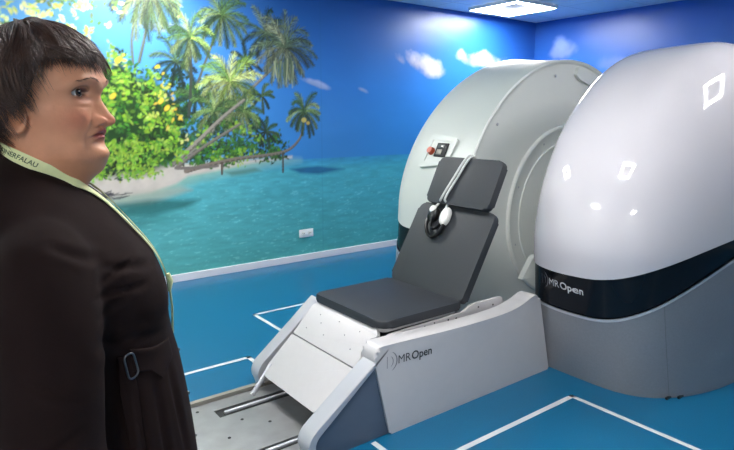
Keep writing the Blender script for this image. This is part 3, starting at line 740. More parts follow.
# ------------------------------------------------------------------ headset lying on the backrest
hs = empty('headset', (2.43, 2.48, .9)); tag(hs, 'black and white patient headset with two pale air tubes hung over the headrest', 'headset')
def bp(y, t, off=0):     # point on the backrest surface: y and distance t up the slope
    return Vector((2.195, y, .500)) + bd * t + bn * off
def lathe_on(name, c_, prof, m, sx=1, sy=1, rot=0, tilt=None):
    bm = bmesh.new(); rings = []
    ex = bd * math.cos(rot) + Vector((0, 1, 0)) * math.sin(rot); ey = bn.cross(ex); en = bn
    if tilt: 
        q = Matrix.Rotation(tilt, 3, ex); ey = q @ ey; en = q @ en
    for r, h in prof: rings.append([bm.verts.new(c_ + ex * r * sx * math.cos(2 * PI * i / 24) + ey * r * sy * math.sin(2 * PI * i / 24) + en * h) for i in range(24)])
    for a, b in zip(rings, rings[1:]):
        for i in range(24): bm.faces.new((a[i], a[(i + 1) % 24], b[(i + 1) % 24], b[i]))
    bm.faces.new(rings[0]); bm.faces.new(rings[-1]); return put(obj(name, bm, m), hs)
cup = [(.030, 0), (.036, .006), (.037, .02), (.034, .032), (.026, .040), (.012, .044), (.002, .045)]
lathe_on('ear_cup', bp(2.515, .445, .004), cup, M['blackp'], 1.35, .95, -.25); lathe_on('ear_cup', bp(2.415, .448, .004), cup, M['whitep'], 1.6, .95, .08)
lathe_on('ear_cup_cap', bp(2.520, .475, .030), [(.02, 0), (.024, .008), (.018, .020), (.002, .024)], M['whitep'], 1.1, 1.0, -.2)
bm = bmesh.new(); tube(bm, smoothpath([bp(2.535, .44, .02), bp(2.535, .38, .03), bp(2.50, .325, .022), bp(2.45, .315, .02), bp(2.405, .36, .024), bp(2.41, .42, .02)], 7), .011, 10, flat=1.3); put(obj('headband', bm, M['blackp']), hs)
bm = bmesh.new(); tube(bm, smoothpath([bp(2.505, .42, .03), bp(2.49, .38, .036), bp(2.465, .36, .036), bp(2.44, .375, .03), bp(2.43, .42, .02)], 6), .008, 8, flat=1.5); put(obj('band_pad', bm, M['blackp']), hs)
def hp(y, t, off=0): return Vector((2.415, y, .972)) + hd * t + hn * off
for y0, y1, y2, e in ((2.525, 2.47, 2.40, 0), (2.43, 2.44, 2.375, .004)):
    bm = bmesh.new(); tube(bm, smoothpath([bp(y0, .485, .03), bp((y0 + y1) / 2, .53, .028), hp(y1, .03, .014), hp((y1 + y2) / 2, .16, .010), hp(y2, .27, .010), hp(y2 - .01, .312, -.01), hp(y2 - .015, .300, -.055), hp(y2 - .015, .24, -.066)], 7), .0075, 9)
    put(obj('air_tube', bm, M['tube']), hs)
# ------------------------------------------------------------------ the woman
FA = math.radians(-12); PX, PY = .185, 1.078
fw = Vector((math.cos(FA), math.sin(FA), 0)); lf = Vector((-math.sin(FA), math.cos(FA), 0)); UPZ = Vector((0, 0, 1))
NKs = -.035
def W(s, y, z, head=False):
    if head is not None and (head or z > 1.37):
        t = 1 if head else sm(1.37, 1.41, z)
        a = math.radians(-24) * t; ds = s - NKs
        s, y = NKs + .0035 * t + ds * math.cos(a) - y * math.sin(a), ds * math.sin(a) + y * math.cos(a)
    return Vector((PX, PY, 0)) + fw * s + lf * y + UPZ * z
person = empty('person', (PX, PY, 0))
tag(person, 'standing woman with short dark hair in a dark brown belted coat, looking right', 'person')
def tabf(T):
    zs_ = [r[0] for r in T][::-1]
    cols = [[r[k] for r in T][::-1] for k in range(1, len(T[0]))]
    # smooth (monotone-ish) interpolation through Catmull-Rom on each column
    def f(z):
        if z <= zs_[0]: return [c_[0] for c_ in cols]
        if z >= zs_[-1]: return [c_[-1] for c_ in cols]
        i = max(j for j in range(len(zs_)) if zs_[j] <= z); i = min(i, len(zs_) - 2)
        h = zs_[i + 1] - zs_[i]; t = (z - zs_[i]) / h; out = []
        for c_ in cols:
            m0 = ((c_[i + 1] - c_[i - 1]) / (zs_[i + 1] - zs_[i - 1])) if i > 0 else (c_[i + 1] - c_[i]) / h
            m1 = ((c_[i + 2] - c_[i]) / (zs_[i + 2] - zs_[i])) if i + 2 < len(zs_) else (c_[i + 1] - c_[i]) / h
            out.append((2 * t ** 3 - 3 * t ** 2 + 1) * c_[i] + (t ** 3 - 2 * t ** 2 + t) * h * m0 + (-2 * t ** 3 + 3 * t ** 2) * c_[i + 1] + (t ** 3 - t ** 2) * h * m1)
        return out
    return f
HEAD = tabf([  # z, front, back, half width, exponent
    (1.612, -.030, -.034, .002, 2), (1.608, -.004, -.055, .022, 2), (1.600, .018, -.072, .040, 2), (1.588, .036, -.088, .055, 2.1), (1.57, .052, -.102, .067, 2.15), (1.55, .0625, -.112, .0735, 2.2),
    (1.53, .0680, -.116, .0755, 2.25), (1.517, .0680, -.117, .0755, 2.3), (1.503, .0615, -.117, .0750, 2.3), (1.49, .0595, -.115, .0745, 2.25), (1.475, .0600, -.111, .0735, 2.2), (1.46, .0610, -.104, .0715, 2.2),
    (1.445, .0600, -.096, .0695, 2.2), (1.43, .0585, -.090, .0680, 2.2), (1.415, .0600, -.088, .0655, 2.2), (1.402, .0610, -.087, .0625, 2.15), (1.392, .0585, -.087, .0610, 2.1), (1.382, .0530, -.088, .0605, 2),
    (1.370, .0390, -.089, .0610, 2), (1.355, .0285, -.092, .0640, 2), (1.342, .0250, -.098, .0700, 2), (1.325, .0260, -.108, .090, 2), (1.305, .045, -.12, .125, 2.1), (1.27, .070, -.13, .155, 2.2), (1.20, .105, -.135, .16, 2.3), (1.12, .112, -.13, .155, 2.3),
    (1.0, .120, -.13, .165, 2.3), (.90, .135, -.145, .175, 2.3), (.80, .12, -.15, .175, 2.2), (.76, .06, -.08, .09, 2)])
NOSE = tabf([(1.522, 0), (1.512, .0005), (1.503, .0030), (1.495, .0065), (1.486, .0115), (1.478, .0155), (1.471, .0205), (1.4655, .0212), (1.461, .0190), (1.4575, .013), (1.4545, .005), (1.451, 0)])
NSIG = tabf([(1.52, .009), (1.50, .0080), (1.485, .0095), (1.472, .0120), (1.465, .0118), (1.458, .0110), (1.45, .009)])
def gs(v, c_, s_): return math.exp(-((v - c_) / s_) ** 2)
EYZ = 1.5085; EYY = .0325
def headpt(z, phi, raw_=False):
    f_, b_, w_, n_ = HEAD(z); xm = (f_ + b_) / 2 * .55 + b_ * .0 - .012
    xm = min(max(xm, b_ + .01), f_ - .001) if z < 1.6 else (f_ + b_) / 2
    c_, s_ = math.cos(phi), math.sin(phi)
    cx = math.copysign(abs(c_) ** (2 / n_), c_); sy = math.copysign(abs(s_) ** (2 / n_), s_)
    x = xm + (f_ - xm) * cx if c_ > 0 else xm + (xm - b_) * cx
    y = w_ * sy
    if c_ > 0 and z > 1.37:
        k = sm(0, .35, c_); ay = abs(y); d = 0
        d += 1.15 * NOSE(z)[0] * math.exp(-(ay / NSIG(z)[0]) ** 2.4)
        d += .0120 * gs(ay, .0148, .0046) * gs(z, 1.4660, .0064) - .0020 * gs(ay, .0210, .0030) * gs(z, 1.466, .009)     # wings
        d -= .0085 * gs(ay, .0085, .0038) * gs(z, 1.4572, .0022)                 # nostrils
        d -= .0140 * gs(ay, EYY - .001, .0165) * gs(z, 1.508, .0105)             # sockets
        d += .0040 * gs(ay, .030, .020) * gs(z, 1.5275, .0065)                   # brow
        d += .0018 * gs(ay, .033, .014) * gs(z, 1.4935, .0050) - .0009 * gs(ay, .036, .014) * gs(z, 1.4870, .0020)   # eye bag
        d += .0055 * gs(ay, .044, .016) * gs(z, 1.474, .014)                     # cheek
        q = (z - 1.440) / .027; yl = .020 + (1 - min(max(q, 0), 1)) * .013
        d -= .0013 * gs(ay, yl, .0048) * sm(-.25, .1, q) * (1 - sm(.85, 1.1, q))   # fold
        z_ = z; z = z + .0045 * (ay / .022) ** 2 if ay < .04 else z
        d += .0065 * gs(z, 1.4505, .0038) * gs(ay, .004, .0175) - .0020 * gs(ay, 0, .0025) * gs(z, 1.4535, .003)
        d -= .0060 * gs(z, 1.4455, .0017) * gs(ay, 0, .0200)
        d += .0055 * gs(z, 1.4400, .0042) * gs(ay, 0, .0155); z = z_
        d -= .0030 * gs(z, 1.4300, .0045) * gs(ay, 0, .020)
        d += .0105 * gs(z, 1.4140, .0125) * gs(ay, 0, .021)                      # chin
        d -= .0025 * gs(ay, .032, .004) * gs(z, 1.428, .012)                     # jowl line
        d += .0045 * gs(ay, .047, .014) * gs(z, 1.418, .014)
        x += d * k
    if z > 1.37 and abs(s_) > .4: y += math.copysign(.002 * gs(z, 1.475, .018) * sm(.4, .9, abs(s_)), y)
    return x, y
# columns: denser across the face
NC = 200; phis = []
for i in range(NC):
    t = 2 * PI * i / NC; phis.append(t - .52 * math.sin(t))
zl = list(np.arange(1.610, 1.372, -.00125)) + list(np.arange(1.372, 1.30, -.004)) + list(np.arange(1.30, .76, -.02)) + [.76]
EYES = {}
for sg in (-1, 1):
    # depth of the face at the eye
    best = min(((abs(headpt(EYZ, ph)[1] - sg * EYY), headpt(EYZ, ph)[0]) for ph in phis if math.cos(ph) > 0))
    EYES[sg] = Vector((best[1] - .0074, sg * EYY, EYZ))
vs = []; cols = []
SK = np.array([216, 151, 116.]); 
def skincol(x, y, z, fr):
    c_ = SK.copy(); ay = abs(y)
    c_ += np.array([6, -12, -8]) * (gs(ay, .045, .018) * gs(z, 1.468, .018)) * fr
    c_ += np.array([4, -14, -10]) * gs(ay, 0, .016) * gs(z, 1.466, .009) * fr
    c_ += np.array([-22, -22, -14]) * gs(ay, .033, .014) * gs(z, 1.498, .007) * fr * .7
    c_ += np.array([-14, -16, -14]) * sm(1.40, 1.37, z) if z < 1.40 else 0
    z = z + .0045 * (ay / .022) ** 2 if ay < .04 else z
    lip = (math.exp(-((z - 1.4453) / .0085) ** 4) * math.exp(-(ay / (.0205 - abs(z - 1.4453) * .8)) ** 6) if abs(z - 1.4453) < .014 else 0) * fr
    c_ = c_ * (1 - lip * .85) + np.array([164, 72, 74]) * lip * .85
    mo = gs(z, 1.4455, .0012) * math.exp(-(ay / .023) ** 6) * fr; c_ = c_ * (1 - mo * .6) + np.array([90, 34, 36]) * mo * .6
    return c_
for z in zl:
    z = float(z)
    for ph in phis:
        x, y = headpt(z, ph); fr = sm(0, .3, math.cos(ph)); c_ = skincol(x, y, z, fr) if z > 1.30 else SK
        if fr > 0 and abs(z - EYZ) < .022 and abs(abs(y) - EYY) < .024:
            sg = 1 if y > 0 else -1; e = EYES[sg]; dy = y - e.y; dz = z - e.z
            dyn = dy * sg   # >0 = outer corner
            hh = .0070 if dz > 0 else .0050
            k = 1 - ((dyn - .0025) / .0150) ** 2
            lim = hh * max(k, 0) ** .75 if k > 0 else -1
            r2 = .0138 ** 2 - dy * dy - dz * dz
            lid = e.x + math.sqrt(r2) if r2 > 0 else -9
            if k > 0 and abs(dz) < lim:
                r3 = .0112 ** 2 - dy * dy - dz * dz; x = min(x, e.x + (math.sqrt(r3) if r3 > 0 else 0)); c_ = np.array([150, 90, 84.])
            else:
                if lid > x: x = lid
                edge = math.exp(-((abs(dz) - max(lim, 0)) / .0016) ** 2) * (1 if k > .02 else 0)
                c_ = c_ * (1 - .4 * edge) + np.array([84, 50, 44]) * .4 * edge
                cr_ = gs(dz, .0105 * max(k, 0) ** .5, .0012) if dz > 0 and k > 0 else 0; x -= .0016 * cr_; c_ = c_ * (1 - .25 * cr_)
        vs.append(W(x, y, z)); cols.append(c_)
n0 = len(vs); fs = []
for k in range(len(zl) - 1):
    for i in range(NC): j = (i + 1) % NC; fs.append((k * NC + i, k * NC + j, (k + 1) * NC + j, (k + 1) * NC + i))
bm = bmesh.new(); V = [bm.verts.new(v) for v in vs]
for f_ in fs: bm.faces.new([V[i] for i in f_])
bm.faces.new([V[i] for i in range(NC)]); bm.faces.new([V[n0 - NC + i] for i in range(NC)])
# ears
for sg in (-1, 1):
    ec = (-.030, sg * .0735, 1.473)
    rings = []
    for (r_, h_) in ((.001, -.004), (.45, -.001), (.62, .003), (.78, .0085), (.95, .0095), (1.0, .006), (.94, .001), (.7, -.008)):
        ring = []
        for i in range(28):
            t = 2 * PI * i / 28; ez = math.sin(t); ex = math.cos(t)
            sz = .031 if ez > 0 else .027; sx = .0175 * (1 + .18 * ez)
            ring.append(bm.verts.new(W(ec[0] + ex * sx * r_ - ez * .004, ec[1] + sg * (h_ + .004 + (-ex * .006 * r_)), ec[2] + ez * sz * r_)))
        rings.append(ring)
    for a, b in zip(rings, rings[1:]):
        for i in range(28): bm.faces.new((a[i], a[(i + 1) % 28], b[(i + 1) % 28], b[i]))
# arms with hands, legs: joined on inside the clothes
def limb(pts, rads, sides=16, fl=1): tube(bm, [W(*p) for p in pts], rads, sides, True, fl)
for sg in (-1, 1):
    limb(smoothpath([(-.03, sg * .15, 1.25), (-.035, sg * .20, 1.14), (-.040, sg * .225, 1.0), (-.01, sg * .232, .88), (.03, sg * .228, .775), (.045, sg * .225, .735)], 5), [.055] * 5 + [.05] * 5 + [.046] * 5 + [.042] * 5 + [.031] * 5 + [.028])
    # palm
    limb([(.045, sg * .225, .745), (.052, sg * .224, .715), (.060, sg * .222, .685), (.066, sg * .219, .658), (.068, sg * .217, .648)], [.024, .034, .040, .038, .028], 14, .42)
    for q, (ln, r_) in enumerate(((.074, .0088), (.082, .0090), (.076, .0086), (.060, .0076))):
        s0 = .066 + .030 - q * .0195; b_ = [(s0, sg * .220, .664)]
        z_ = .664; y_ = .220; 
        for a_, f_ in ((8, .45), (24, .32), (42, .23)):
            z_ -= ln * f_ * math.cos(math.radians(a_)); y_ -= ln * f_ * math.sin(math.radians(a_)); b_.append((s0 + .004, sg * y_, z_))
        limb(smoothpath(b_, 3), [r_ * (1.05 - .03 * i) for i in range(10)], 8)
    limb(smoothpath([(.072, sg * .214, .712), (.098, sg * .204, .690), (.108, sg * .196, .664), (.108, sg * .190, .640)], 3), [.013, .0125, .012, .0115, .011, .0105, .010, .0098, .0092, .008], 8)
    limb(smoothpath([(-.01, sg * .09, .84), (.0, sg * .095, .62), (.0, sg * .095, .46), (-.015, sg * .095, .34), (-.02, sg * .095, .12), (-.02, sg * .095, .05)], 4), [.095] * 4 + [.085] * 4 + [.062] * 4 + [.058] * 4 + [.042] * 4 + [.036], 18)
nb = len(bm.verts)
body_me = bpy.data.meshes.new('body'); bmesh.ops.recalc_face_normals(bm, faces=bm.faces); bm.to_mesh(body_me); bm.free()
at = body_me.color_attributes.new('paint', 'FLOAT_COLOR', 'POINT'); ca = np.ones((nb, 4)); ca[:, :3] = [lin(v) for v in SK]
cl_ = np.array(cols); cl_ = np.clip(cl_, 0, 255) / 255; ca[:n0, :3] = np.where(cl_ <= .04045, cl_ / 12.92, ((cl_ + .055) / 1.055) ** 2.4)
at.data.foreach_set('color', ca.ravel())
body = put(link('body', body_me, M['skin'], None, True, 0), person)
# eyes
for sg in (-1, 1):
    e = EYES[sg]; c_ = W(e.x, e.y, e.z, True); gz = (W(.1, 0, 1.5, True) - W(0, 0, 1.5, True)).normalized(); gz = (gz + UPZ * .05 - lf * .5).normalized()
    q = gz.to_track_quat('Z', 'Y').to_matrix().to_4x4(); T = Matrix.Translation(c_) @ q
    bm = bmesh.new(); bmesh.ops.create_uvsphere(bm, u_segments=28, v_segments=18, radius=.0122, matrix=T); ey = put(obj('eye', bm, M['eyew'], None, True, 0), person)
    for nm, r_, m_, lift in (('iris', .0060, 'iris', .0002), ('pupil', .0027, 'pupil', .00035)):
        bm = bmesh.new(); rr_ = .0122 + lift; R_ = [[bm.verts.new(T @ Vector((math.sin(a) * rr_ * math.cos(2 * PI * i / 20), math.sin(a) * rr_ * math.sin(2 * PI * i / 20), math.cos(a) * rr_))) for i in range(20)] for a in np.linspace(.01, math.asin(r_ / .0122), 5)]
        for a, b in zip(R_, R_[1:]):
            for i in range(20): bm.faces.new((a[i], a[(i + 1) % 20], b[(i + 1) % 20], b[i]))
        bm.faces.new(R_[0]); o = obj(nm, bm, M[m_], None, True, 0); o.parent = ey; o.matrix_parent_inverse = ey.matrix_world.inverted() @ Matrix() if False else (person.matrix_basis @ ey.matrix_parent_inverse).inverted()
    # eyebrow
    ROWS = {zz: [headpt(zz, ph) for ph in phis if math.cos(ph) > .2 and math.sin(ph) * sg >= -.1] for zz in (1.524, 1.526, 1.528, 1.530, 1.532, 1.534)}
    bm = bmesh.new()
    for k in range(55):
        t = rnd.random(); y = sg * (.012 + .036 * t); z = 1.5265 + .0045 * math.sin(PI * min(1, t * 1.15)) + rnd.uniform(-.0022, .0022) * (1 - t * .6)
        x = min(ROWS[min(ROWS, key=lambda q: abs(q - z))], key=lambda q: abs(q[1] - y))[0]
        ln = rnd.uniform(.005, .008); y2 = y + sg * ln; z2 = z + ln * (.35 - .6 * t)
        p0, p1 = W(x + .0003, y, z, True), W(x + .0012 - ln * (.15 + .45 * t), y2, z2, True); tube(bm, [p0, (p0 + p1) / 2 + gz * .0008, p1], [.0003, .00028, .0001], 3)
    put(obj('eyebrow', bm, M['brow'], None, True, 0), person)

# hair: a dark under-layer and a few thousand tapering locks
HC = Vector((-.028, 0, 1.505))
def hrad(d):   # d unit vector (s, y, z)
    ax_ = .112 if d.x > 0 else .118; az = .116 if d.z > 0 else .125; ay_ = .101
    return 1 / math.sqrt((d.x / ax_) ** 2 + (d.y / ay_) ** 2 + (d.z / az) ** 2)
CR = Vector((-.25, .05, 1)).normalized()   # crown
cx_ = Vector((1, 0, .25)).normalized(); cy_ = CR.cross(cx_).normalized(); cx_ = cy_.cross(CR).normalized()
def hdir(th, ph): return (CR * math.cos(th) + (cx_ * math.cos(ph) + cy_ * math.sin(ph)) * math.sin(th)).normalized()
HL = [(0, 1.554), (20, 1.554), (38, 1.553), (52, 1.552), (58, 1.545), (66, 1.530), (74, 1.505), (84, 1.484), (98, 1.468), (112, 1.445), (130, 1.425), (150, 1.418), (180, 1.412)]
def zend(ph):
    a = abs((math.degrees(ph) + 180) % 360 - 180); return float(np.interp(a, [q[0] for q in HL], [q[1] for q in HL]))
def thend(ph, dz=0):
    zt = zend(ph) + dz; lo, hi = .1, 2.9
    for _ in range(18):
        m = (lo + hi) / 2; d = hdir(m, ph); z = HC.z + d.z * hrad(d)
        if z > zt: lo = m
        else: hi = m
    return lo
TH = [thend(2 * PI * i / 180) for i in range(180)]
def thE(ph): 
    t = (ph % (2 * PI)) / (2 * PI) * 180; i = int(t); return TH[i % 180] * (1 - t + i) + TH[(i + 1) % 180] * (t - i)
# under-layer cap
bm = bmesh.new(); rings = []
for k in range(26):
    ring = []
    for i in range(90):
        ph = 2 * PI * i / 90; th = .02 + (thE(ph) * .97 - .02) * k / 25; d = hdir(th, ph); r_ = hrad(d) * (.90 - .10 * (k / 25) ** 3)
        ring.append(bm.verts.new(W(*(HC + d * r_), True)))
    rings.append(ring)
for a, b in zip(rings, rings[1:]):
    for i in range(90): bm.faces.new((a[i], a[(i + 1) % 90], b[(i + 1) % 90], b[i]))
bm.faces.new(rings[0]); hair = put(obj('hair', bm, M['haircap'], None, True, 0), person); hair['label'] = 'short dark brown layered hair'
HV = []; HF = []
def strand(pts, r0):
    n = len(pts); b = len(HV); prev = None
    for i, p in enumerate(pts):
        t = (pts[min(i + 1, n - 1)] - pts[max(i - 1, 0)]); t = t.normalized() if t.length > 1e-7 else UPZ
        u = t.cross(UPZ); u = u.normalized() if u.length > .05 else t.orthogonal().normalized(); w_ = t.cross(u)
        r_ = r0 * (1 - .85 * (i / (n - 1)) ** 2)
        for k in range(3): HV.append(p + u * math.cos(2.094 * k) * r_ + w_ * math.sin(2.094 * k) * r_)
    for i in range(n - 1):
        for k in range(3): a = b + 3 * i; HF.append((a + k, a + (k + 1) % 3, a + 3 + (k + 1) % 3, a + 3 + k))
hr = random.Random(5)
for c in range(620):
    ph0 = hr.uniform(0, 2 * PI); te = thE(ph0); layer = hr.random()
    t_start = .04 + (te * .85) * hr.random() ** 1.25 if layer > .25 else .04
    t_stop = min(te * hr.uniform(.93, 1.02), t_start + hr.uniform(.7, 1.5)) if hr.random() < .7 else te * hr.uniform(.95, 1.08)
    bend = hr.gauss(0, .16) + (.25 if math.cos(ph0) > .3 else 0) * math.sin(ph0 * 1 + .8); lift = hr.uniform(.90, 1.03) ; out_end = hr.uniform(-.05, .045)
    wav = hr.uniform(0, 6.28)
    for s_ in range(11):
        dph = hr.gauss(0, .085); dl = hr.gauss(0, .008); dth = hr.gauss(0, .05); pts = []
        for k in range(10):
            t = k / 9; th = t_start + (t_stop + dth - t_start) * t
            ph = ph0 + dph * (1 - .55 * t) + bend * t * t + .03 * math.sin(4 * t + wav)
            d = hdir(max(th, .015), ph); r_ = hrad(d) * (lift + dl - .05 * (1 - t) ** 2 + out_end * t * t + .012 * math.sin(5 * t + wav))
            pts.append(W(*(HC + d * r_), True))
        strand(pts, hr.uniform(.0006, .0011))
me = bpy.data.meshes.new('locks'); me.from_pydata([tuple(v) for v in HV], [], HF); me.update()
lk = link('locks', me, M['hair'], None, True, 0); lk.parent = hair; lk['kind'] = 'stuff'
lk.matrix_parent_inverse = (person.matrix_basis @ hair.matrix_parent_inverse).inverted()

# coat -------------------------------------------------------------
CO = tabf([  # z, front, back, half width, exponent
    (1.362, .018, -.096, .072, 2), (1.356, .034, -.108, .086, 2), (1.345, .046, -.118, .104, 2), (1.325, .062, -.130, .135, 2.1), (1.300, .079, -.143, .168, 2.2), (1.272, .100, -.152, .188, 2.3), (1.245, .120, -.158, .194, 2.4), (1.205, .137, -.16, .194, 2.4),
    (1.168, .143, -.158, .190, 2.4), (1.135, .143, -.155, .184, 2.3), (1.09, .149, -.155, .180, 2.3), (1.038, .160, -.165, .188, 2.3), (.933, .174, -.19, .205, 2.3), (.825, .183, -.20, .218, 2.3), (.70, .19, -.205, .228, 2.3), (.50, .195, -.21, .24, 2.3)])
def coatpt(z, phi, off=0):
    f_, b_, w_, n_ = CO(z); f_ += off; b_ -= off; w_ += off; xm = (f_ + b_) / 2
    c_, s_ = math.cos(phi), math.sin(phi)
    x = xm + (f_ - xm) * math.copysign(abs(c_) ** (2 / n_), c_); y = w_ * math.copysign(abs(s_) ** (2 / n_), s_)
    fo = .004 * math.sin(phi * 9 + z * 6) * sm(1.1, .8, z) * abs(math.sin(phi)) ** .5
    bu = .008 * gs(abs(phi if phi < PI else phi - 2 * PI), .55, .35) * gs(z, 1.175, .05) if c_ > 0 else 0
    return (x + (fo + bu) * c_, y + fo * s_)
def shellco():
    b = bmesh.new(); rings = []
    zs_ = list(np.arange(1.362, 1.34, -.004)) + list(np.arange(1.34, .50, -.012)) + [.50]
    for z in zs_:
        ring = []
        for i in range(96):
            s, y = coatpt(float(z), 2 * PI * i / 96); ring.append(b.verts.new(W(s, y, float(z) * 1.0 + .44 * max(.03 - s, 0) * sm(1.20, 1.345, float(z)), None)))
        rings.append(ring)
    for a, c_ in zip(rings, rings[1:]):
        for i in range(96): b.faces.new((a[i], a[(i + 1) % 96], c_[(i + 1) % 96], c_[i]))
    b.faces.new(rings[0]); b.faces.new(rings[-1]); return b
bm = shellco()
for sg in (-1, 1):
    pth = smoothpath([(-.045, sg * .120, 1.290), (-.035, sg * .168, 1.258), (-.035, sg * .205, 1.19), (-.037, sg * .226, 1.10), (-.040, sg * .238, 1.0), (-.022, sg * .242, .92), (.008, sg * .240, .84), (.035, sg * .232, .77)], 5)
    rr_ = np.interp(np.linspace(0, 7, len(pth)), [0, 1, 2, 3, 4, 5, 6, 7], [.050, .070, .072, .070, .068, .066, .062, .058])
    rr_ = [float(r_)  for i, r_ in enumerate(rr_)]
    tube(bm, [W(*p) for p in pth], rr_, 28)
bmesh.ops.recalc_face_normals(bm, faces=bm.faces)
me = bpy.data.meshes.new('coat'); bm.to_mesh(me); bm.free(); co_ = bpy.data.objects.new('coat', me); COL.objects.link(co_)
md = co_.modifiers.new('r', 'REMESH'); md.mode = 'VOXEL'; md.voxel_size = .006
ms = co_.modifiers.new('s', 'SMOOTH'); ms.factor = .5; ms.iterations = 26
dg = bpy.context.evaluated_depsgraph_get(); dg.update(); me2 = bpy.data.meshes.new_from_object(co_.evaluated_get(dg)); bpy.data.objects.remove(co_)
# cloth creases
inv_ = lambda p: ((p - Vector((PX, PY, 0))).dot(fw), (p - Vector((PX, PY, 0))).dot(lf), p.z)
CREASE = [  # start(s,z) end(s,z) width depth, near flank and front
    ((.040, 1.255), (.115, 1.235), .006, .006), ((.036, 1.235), (.085, 1.252), .005, .005), ((.034, 1.218), (.100, 1.212), .006, .006), ((.035, 1.190), (.075, 1.205), .006, .004),
    ((.030, 1.16), (.06, 1.12), .008, .005), ((.05, 1.14), (.12, 1.12), .007, .004), ((.045, 1.05), (.055, .90), .007, .007), ((.075, 1.06), (.085, .88), .006, .007), ((.105, 1.05), (.12, .86), .006, .006), ((.130, 1.06), (.150, .90), .005, .005),
    ((-.02, 1.30), (.04, 1.265), .006, .005), ((-.06, 1.14), (.0, 1.10), .007, .005), ((-.07, 1.03), (.0, 1.06), .006, .005), ((-.08, .98), (-.01, 1.02), .006, .005)]
NRM = [v.normal.copy() for v in me2.vertices]; CO2 = [v.co.copy() for v in me2.vertices]
for iv, vc in enumerate(CO2):
    s, y, z = inv_(vc); d = 0
    if y < .06:
        for (a, b, w_, dp) in CREASE:
            dx, dz = b[0] - a[0], b[1] - a[1]; t = min(max(((s - a[0]) * dx + (z - a[1]) * dz) / (dx * dx + dz * dz), 0), 1)
            dist = math.hypot(s - a[0] - t * dx, z - a[1] - t * dz)
            if dist < w_ * 3: d += (-dp * math.exp(-(dist / w_) ** 2) + dp * .5 * math.exp(-((dist - w_ * 1.5) / w_) ** 2)) * math.sin(PI * (.12 + .76 * t))
        CO2[iv] = vc + NRM[iv] * d * .75
me2.vertices.foreach_set('co', np.array([tuple(c_) for c_ in CO2]).ravel()); me2.update()
coat = put(link('coat', me2, M['coat'], None, True, 0), person); coat['label'] = 'dark brown belted coat with a round neckline'
PIc = lambda o, par: setattr(o, 'matrix_parent_inverse', (person.matrix_basis @ par.matrix_parent_inverse).inverted())
bvh_me = me2
def bvh_of(me): 
    return BVHTree.FromPolygons([v.co for v in me.vertices], [list(p.vertices) for p in me.polygons])
bvC = bvh_of(me2); bvB = bvh_of(body_me)
def press(p, off):   # nearest point on coat or skin, lifted by off, whichever lies further out
    best = None
    for bv in (bvC, bvB):
        q, n_, i_, d_ = bv.find_nearest(p)
        ax0 = W(-.03, 0, p.z); h_ = (q - ax0).length
        if best is None or d_ < best[0]: best = (d_, q, n_)
    d_, q, n_ = best
    return q, n_
def ribbon(name, ctrl, width, off, m, n=10, wide=None, twist=None):
    """flat strip pressed on the clothes; ctrl = (s, y, z)"""
    pts = smoothpath([tuple(W(*c_)) for c_ in ctrl], n); bm_ = bmesh.new(); rows = []; N_ = len(pts); cs = []
    nsm = []
    for p in pts:
        q, n_ = press(p, off)
        ax0 = W(-.03, 0, p.z); out = (p - ax0); out.z = 0
        if n_.dot(out) < 0: n_ = -n_
        if (p - q).dot(n_) < off: p2 = q + n_ * off
        else: p2 = p
        cs.append(p2); nsm.append(n_)
    for _ in range(45):
        nsm = [(nsm[max(i - 1, 0)] + nsm[i] * 2 + nsm[min(i + 1, N_ - 1)]).normalized() for i in range(N_)]
        cs = [(cs[max(i - 1, 0)] + cs[i] * 2 + cs[min(i + 1, N_ - 1)]) / 4 if 0 < i < N_ - 1 else cs[i] for i in range(N_)]
    cs = [c__ + n__ * .0012 for c__, n__ in zip(cs, nsm)]
    for i in range(N_):
        t = (cs[min(i + 1, N_ - 1)] - cs[max(i - 1, 0)]).normalized(); sd = t.cross(nsm[i]).normalized(); wd = width if wide is None else float(np.interp(i / (N_ - 1), wide[0], wide[1]))
        row = []
        for k in (-1, -.4, .4, 1): row.append(cs[i] + sd * wd / 2 * k + nsm[i] * .0006)
        rows.append((row, nsm[i]))
    A = [[bm_.verts.new(v) for v in r_] for r_, n_ in rows]; B = [[bm_.verts.new(v - n_ * .0016) for v in r_] for r_, n_ in rows]
    for i in range(N_ - 1):
        for k in range(3): bm_.faces.new((A[i][k], A[i][k + 1], A[i + 1][k + 1], A[i + 1][k])); bm_.faces.new((B[i][k + 1], B[i][k], B[i + 1][k], B[i + 1][k + 1]))
        bm_.faces.new((A[i][0], A[i + 1][0], B[i + 1][0], B[i][0])); bm_.faces.new((A[i + 1][3], A[i][3], B[i][3], B[i + 1][3]))
    bm_.faces.new(A[0] + B[0][::-1]); bm_.faces.new(A[-1] + B[-1][::-1])
    return obj(name, bm_, m, None, True, 50), cs, nsm
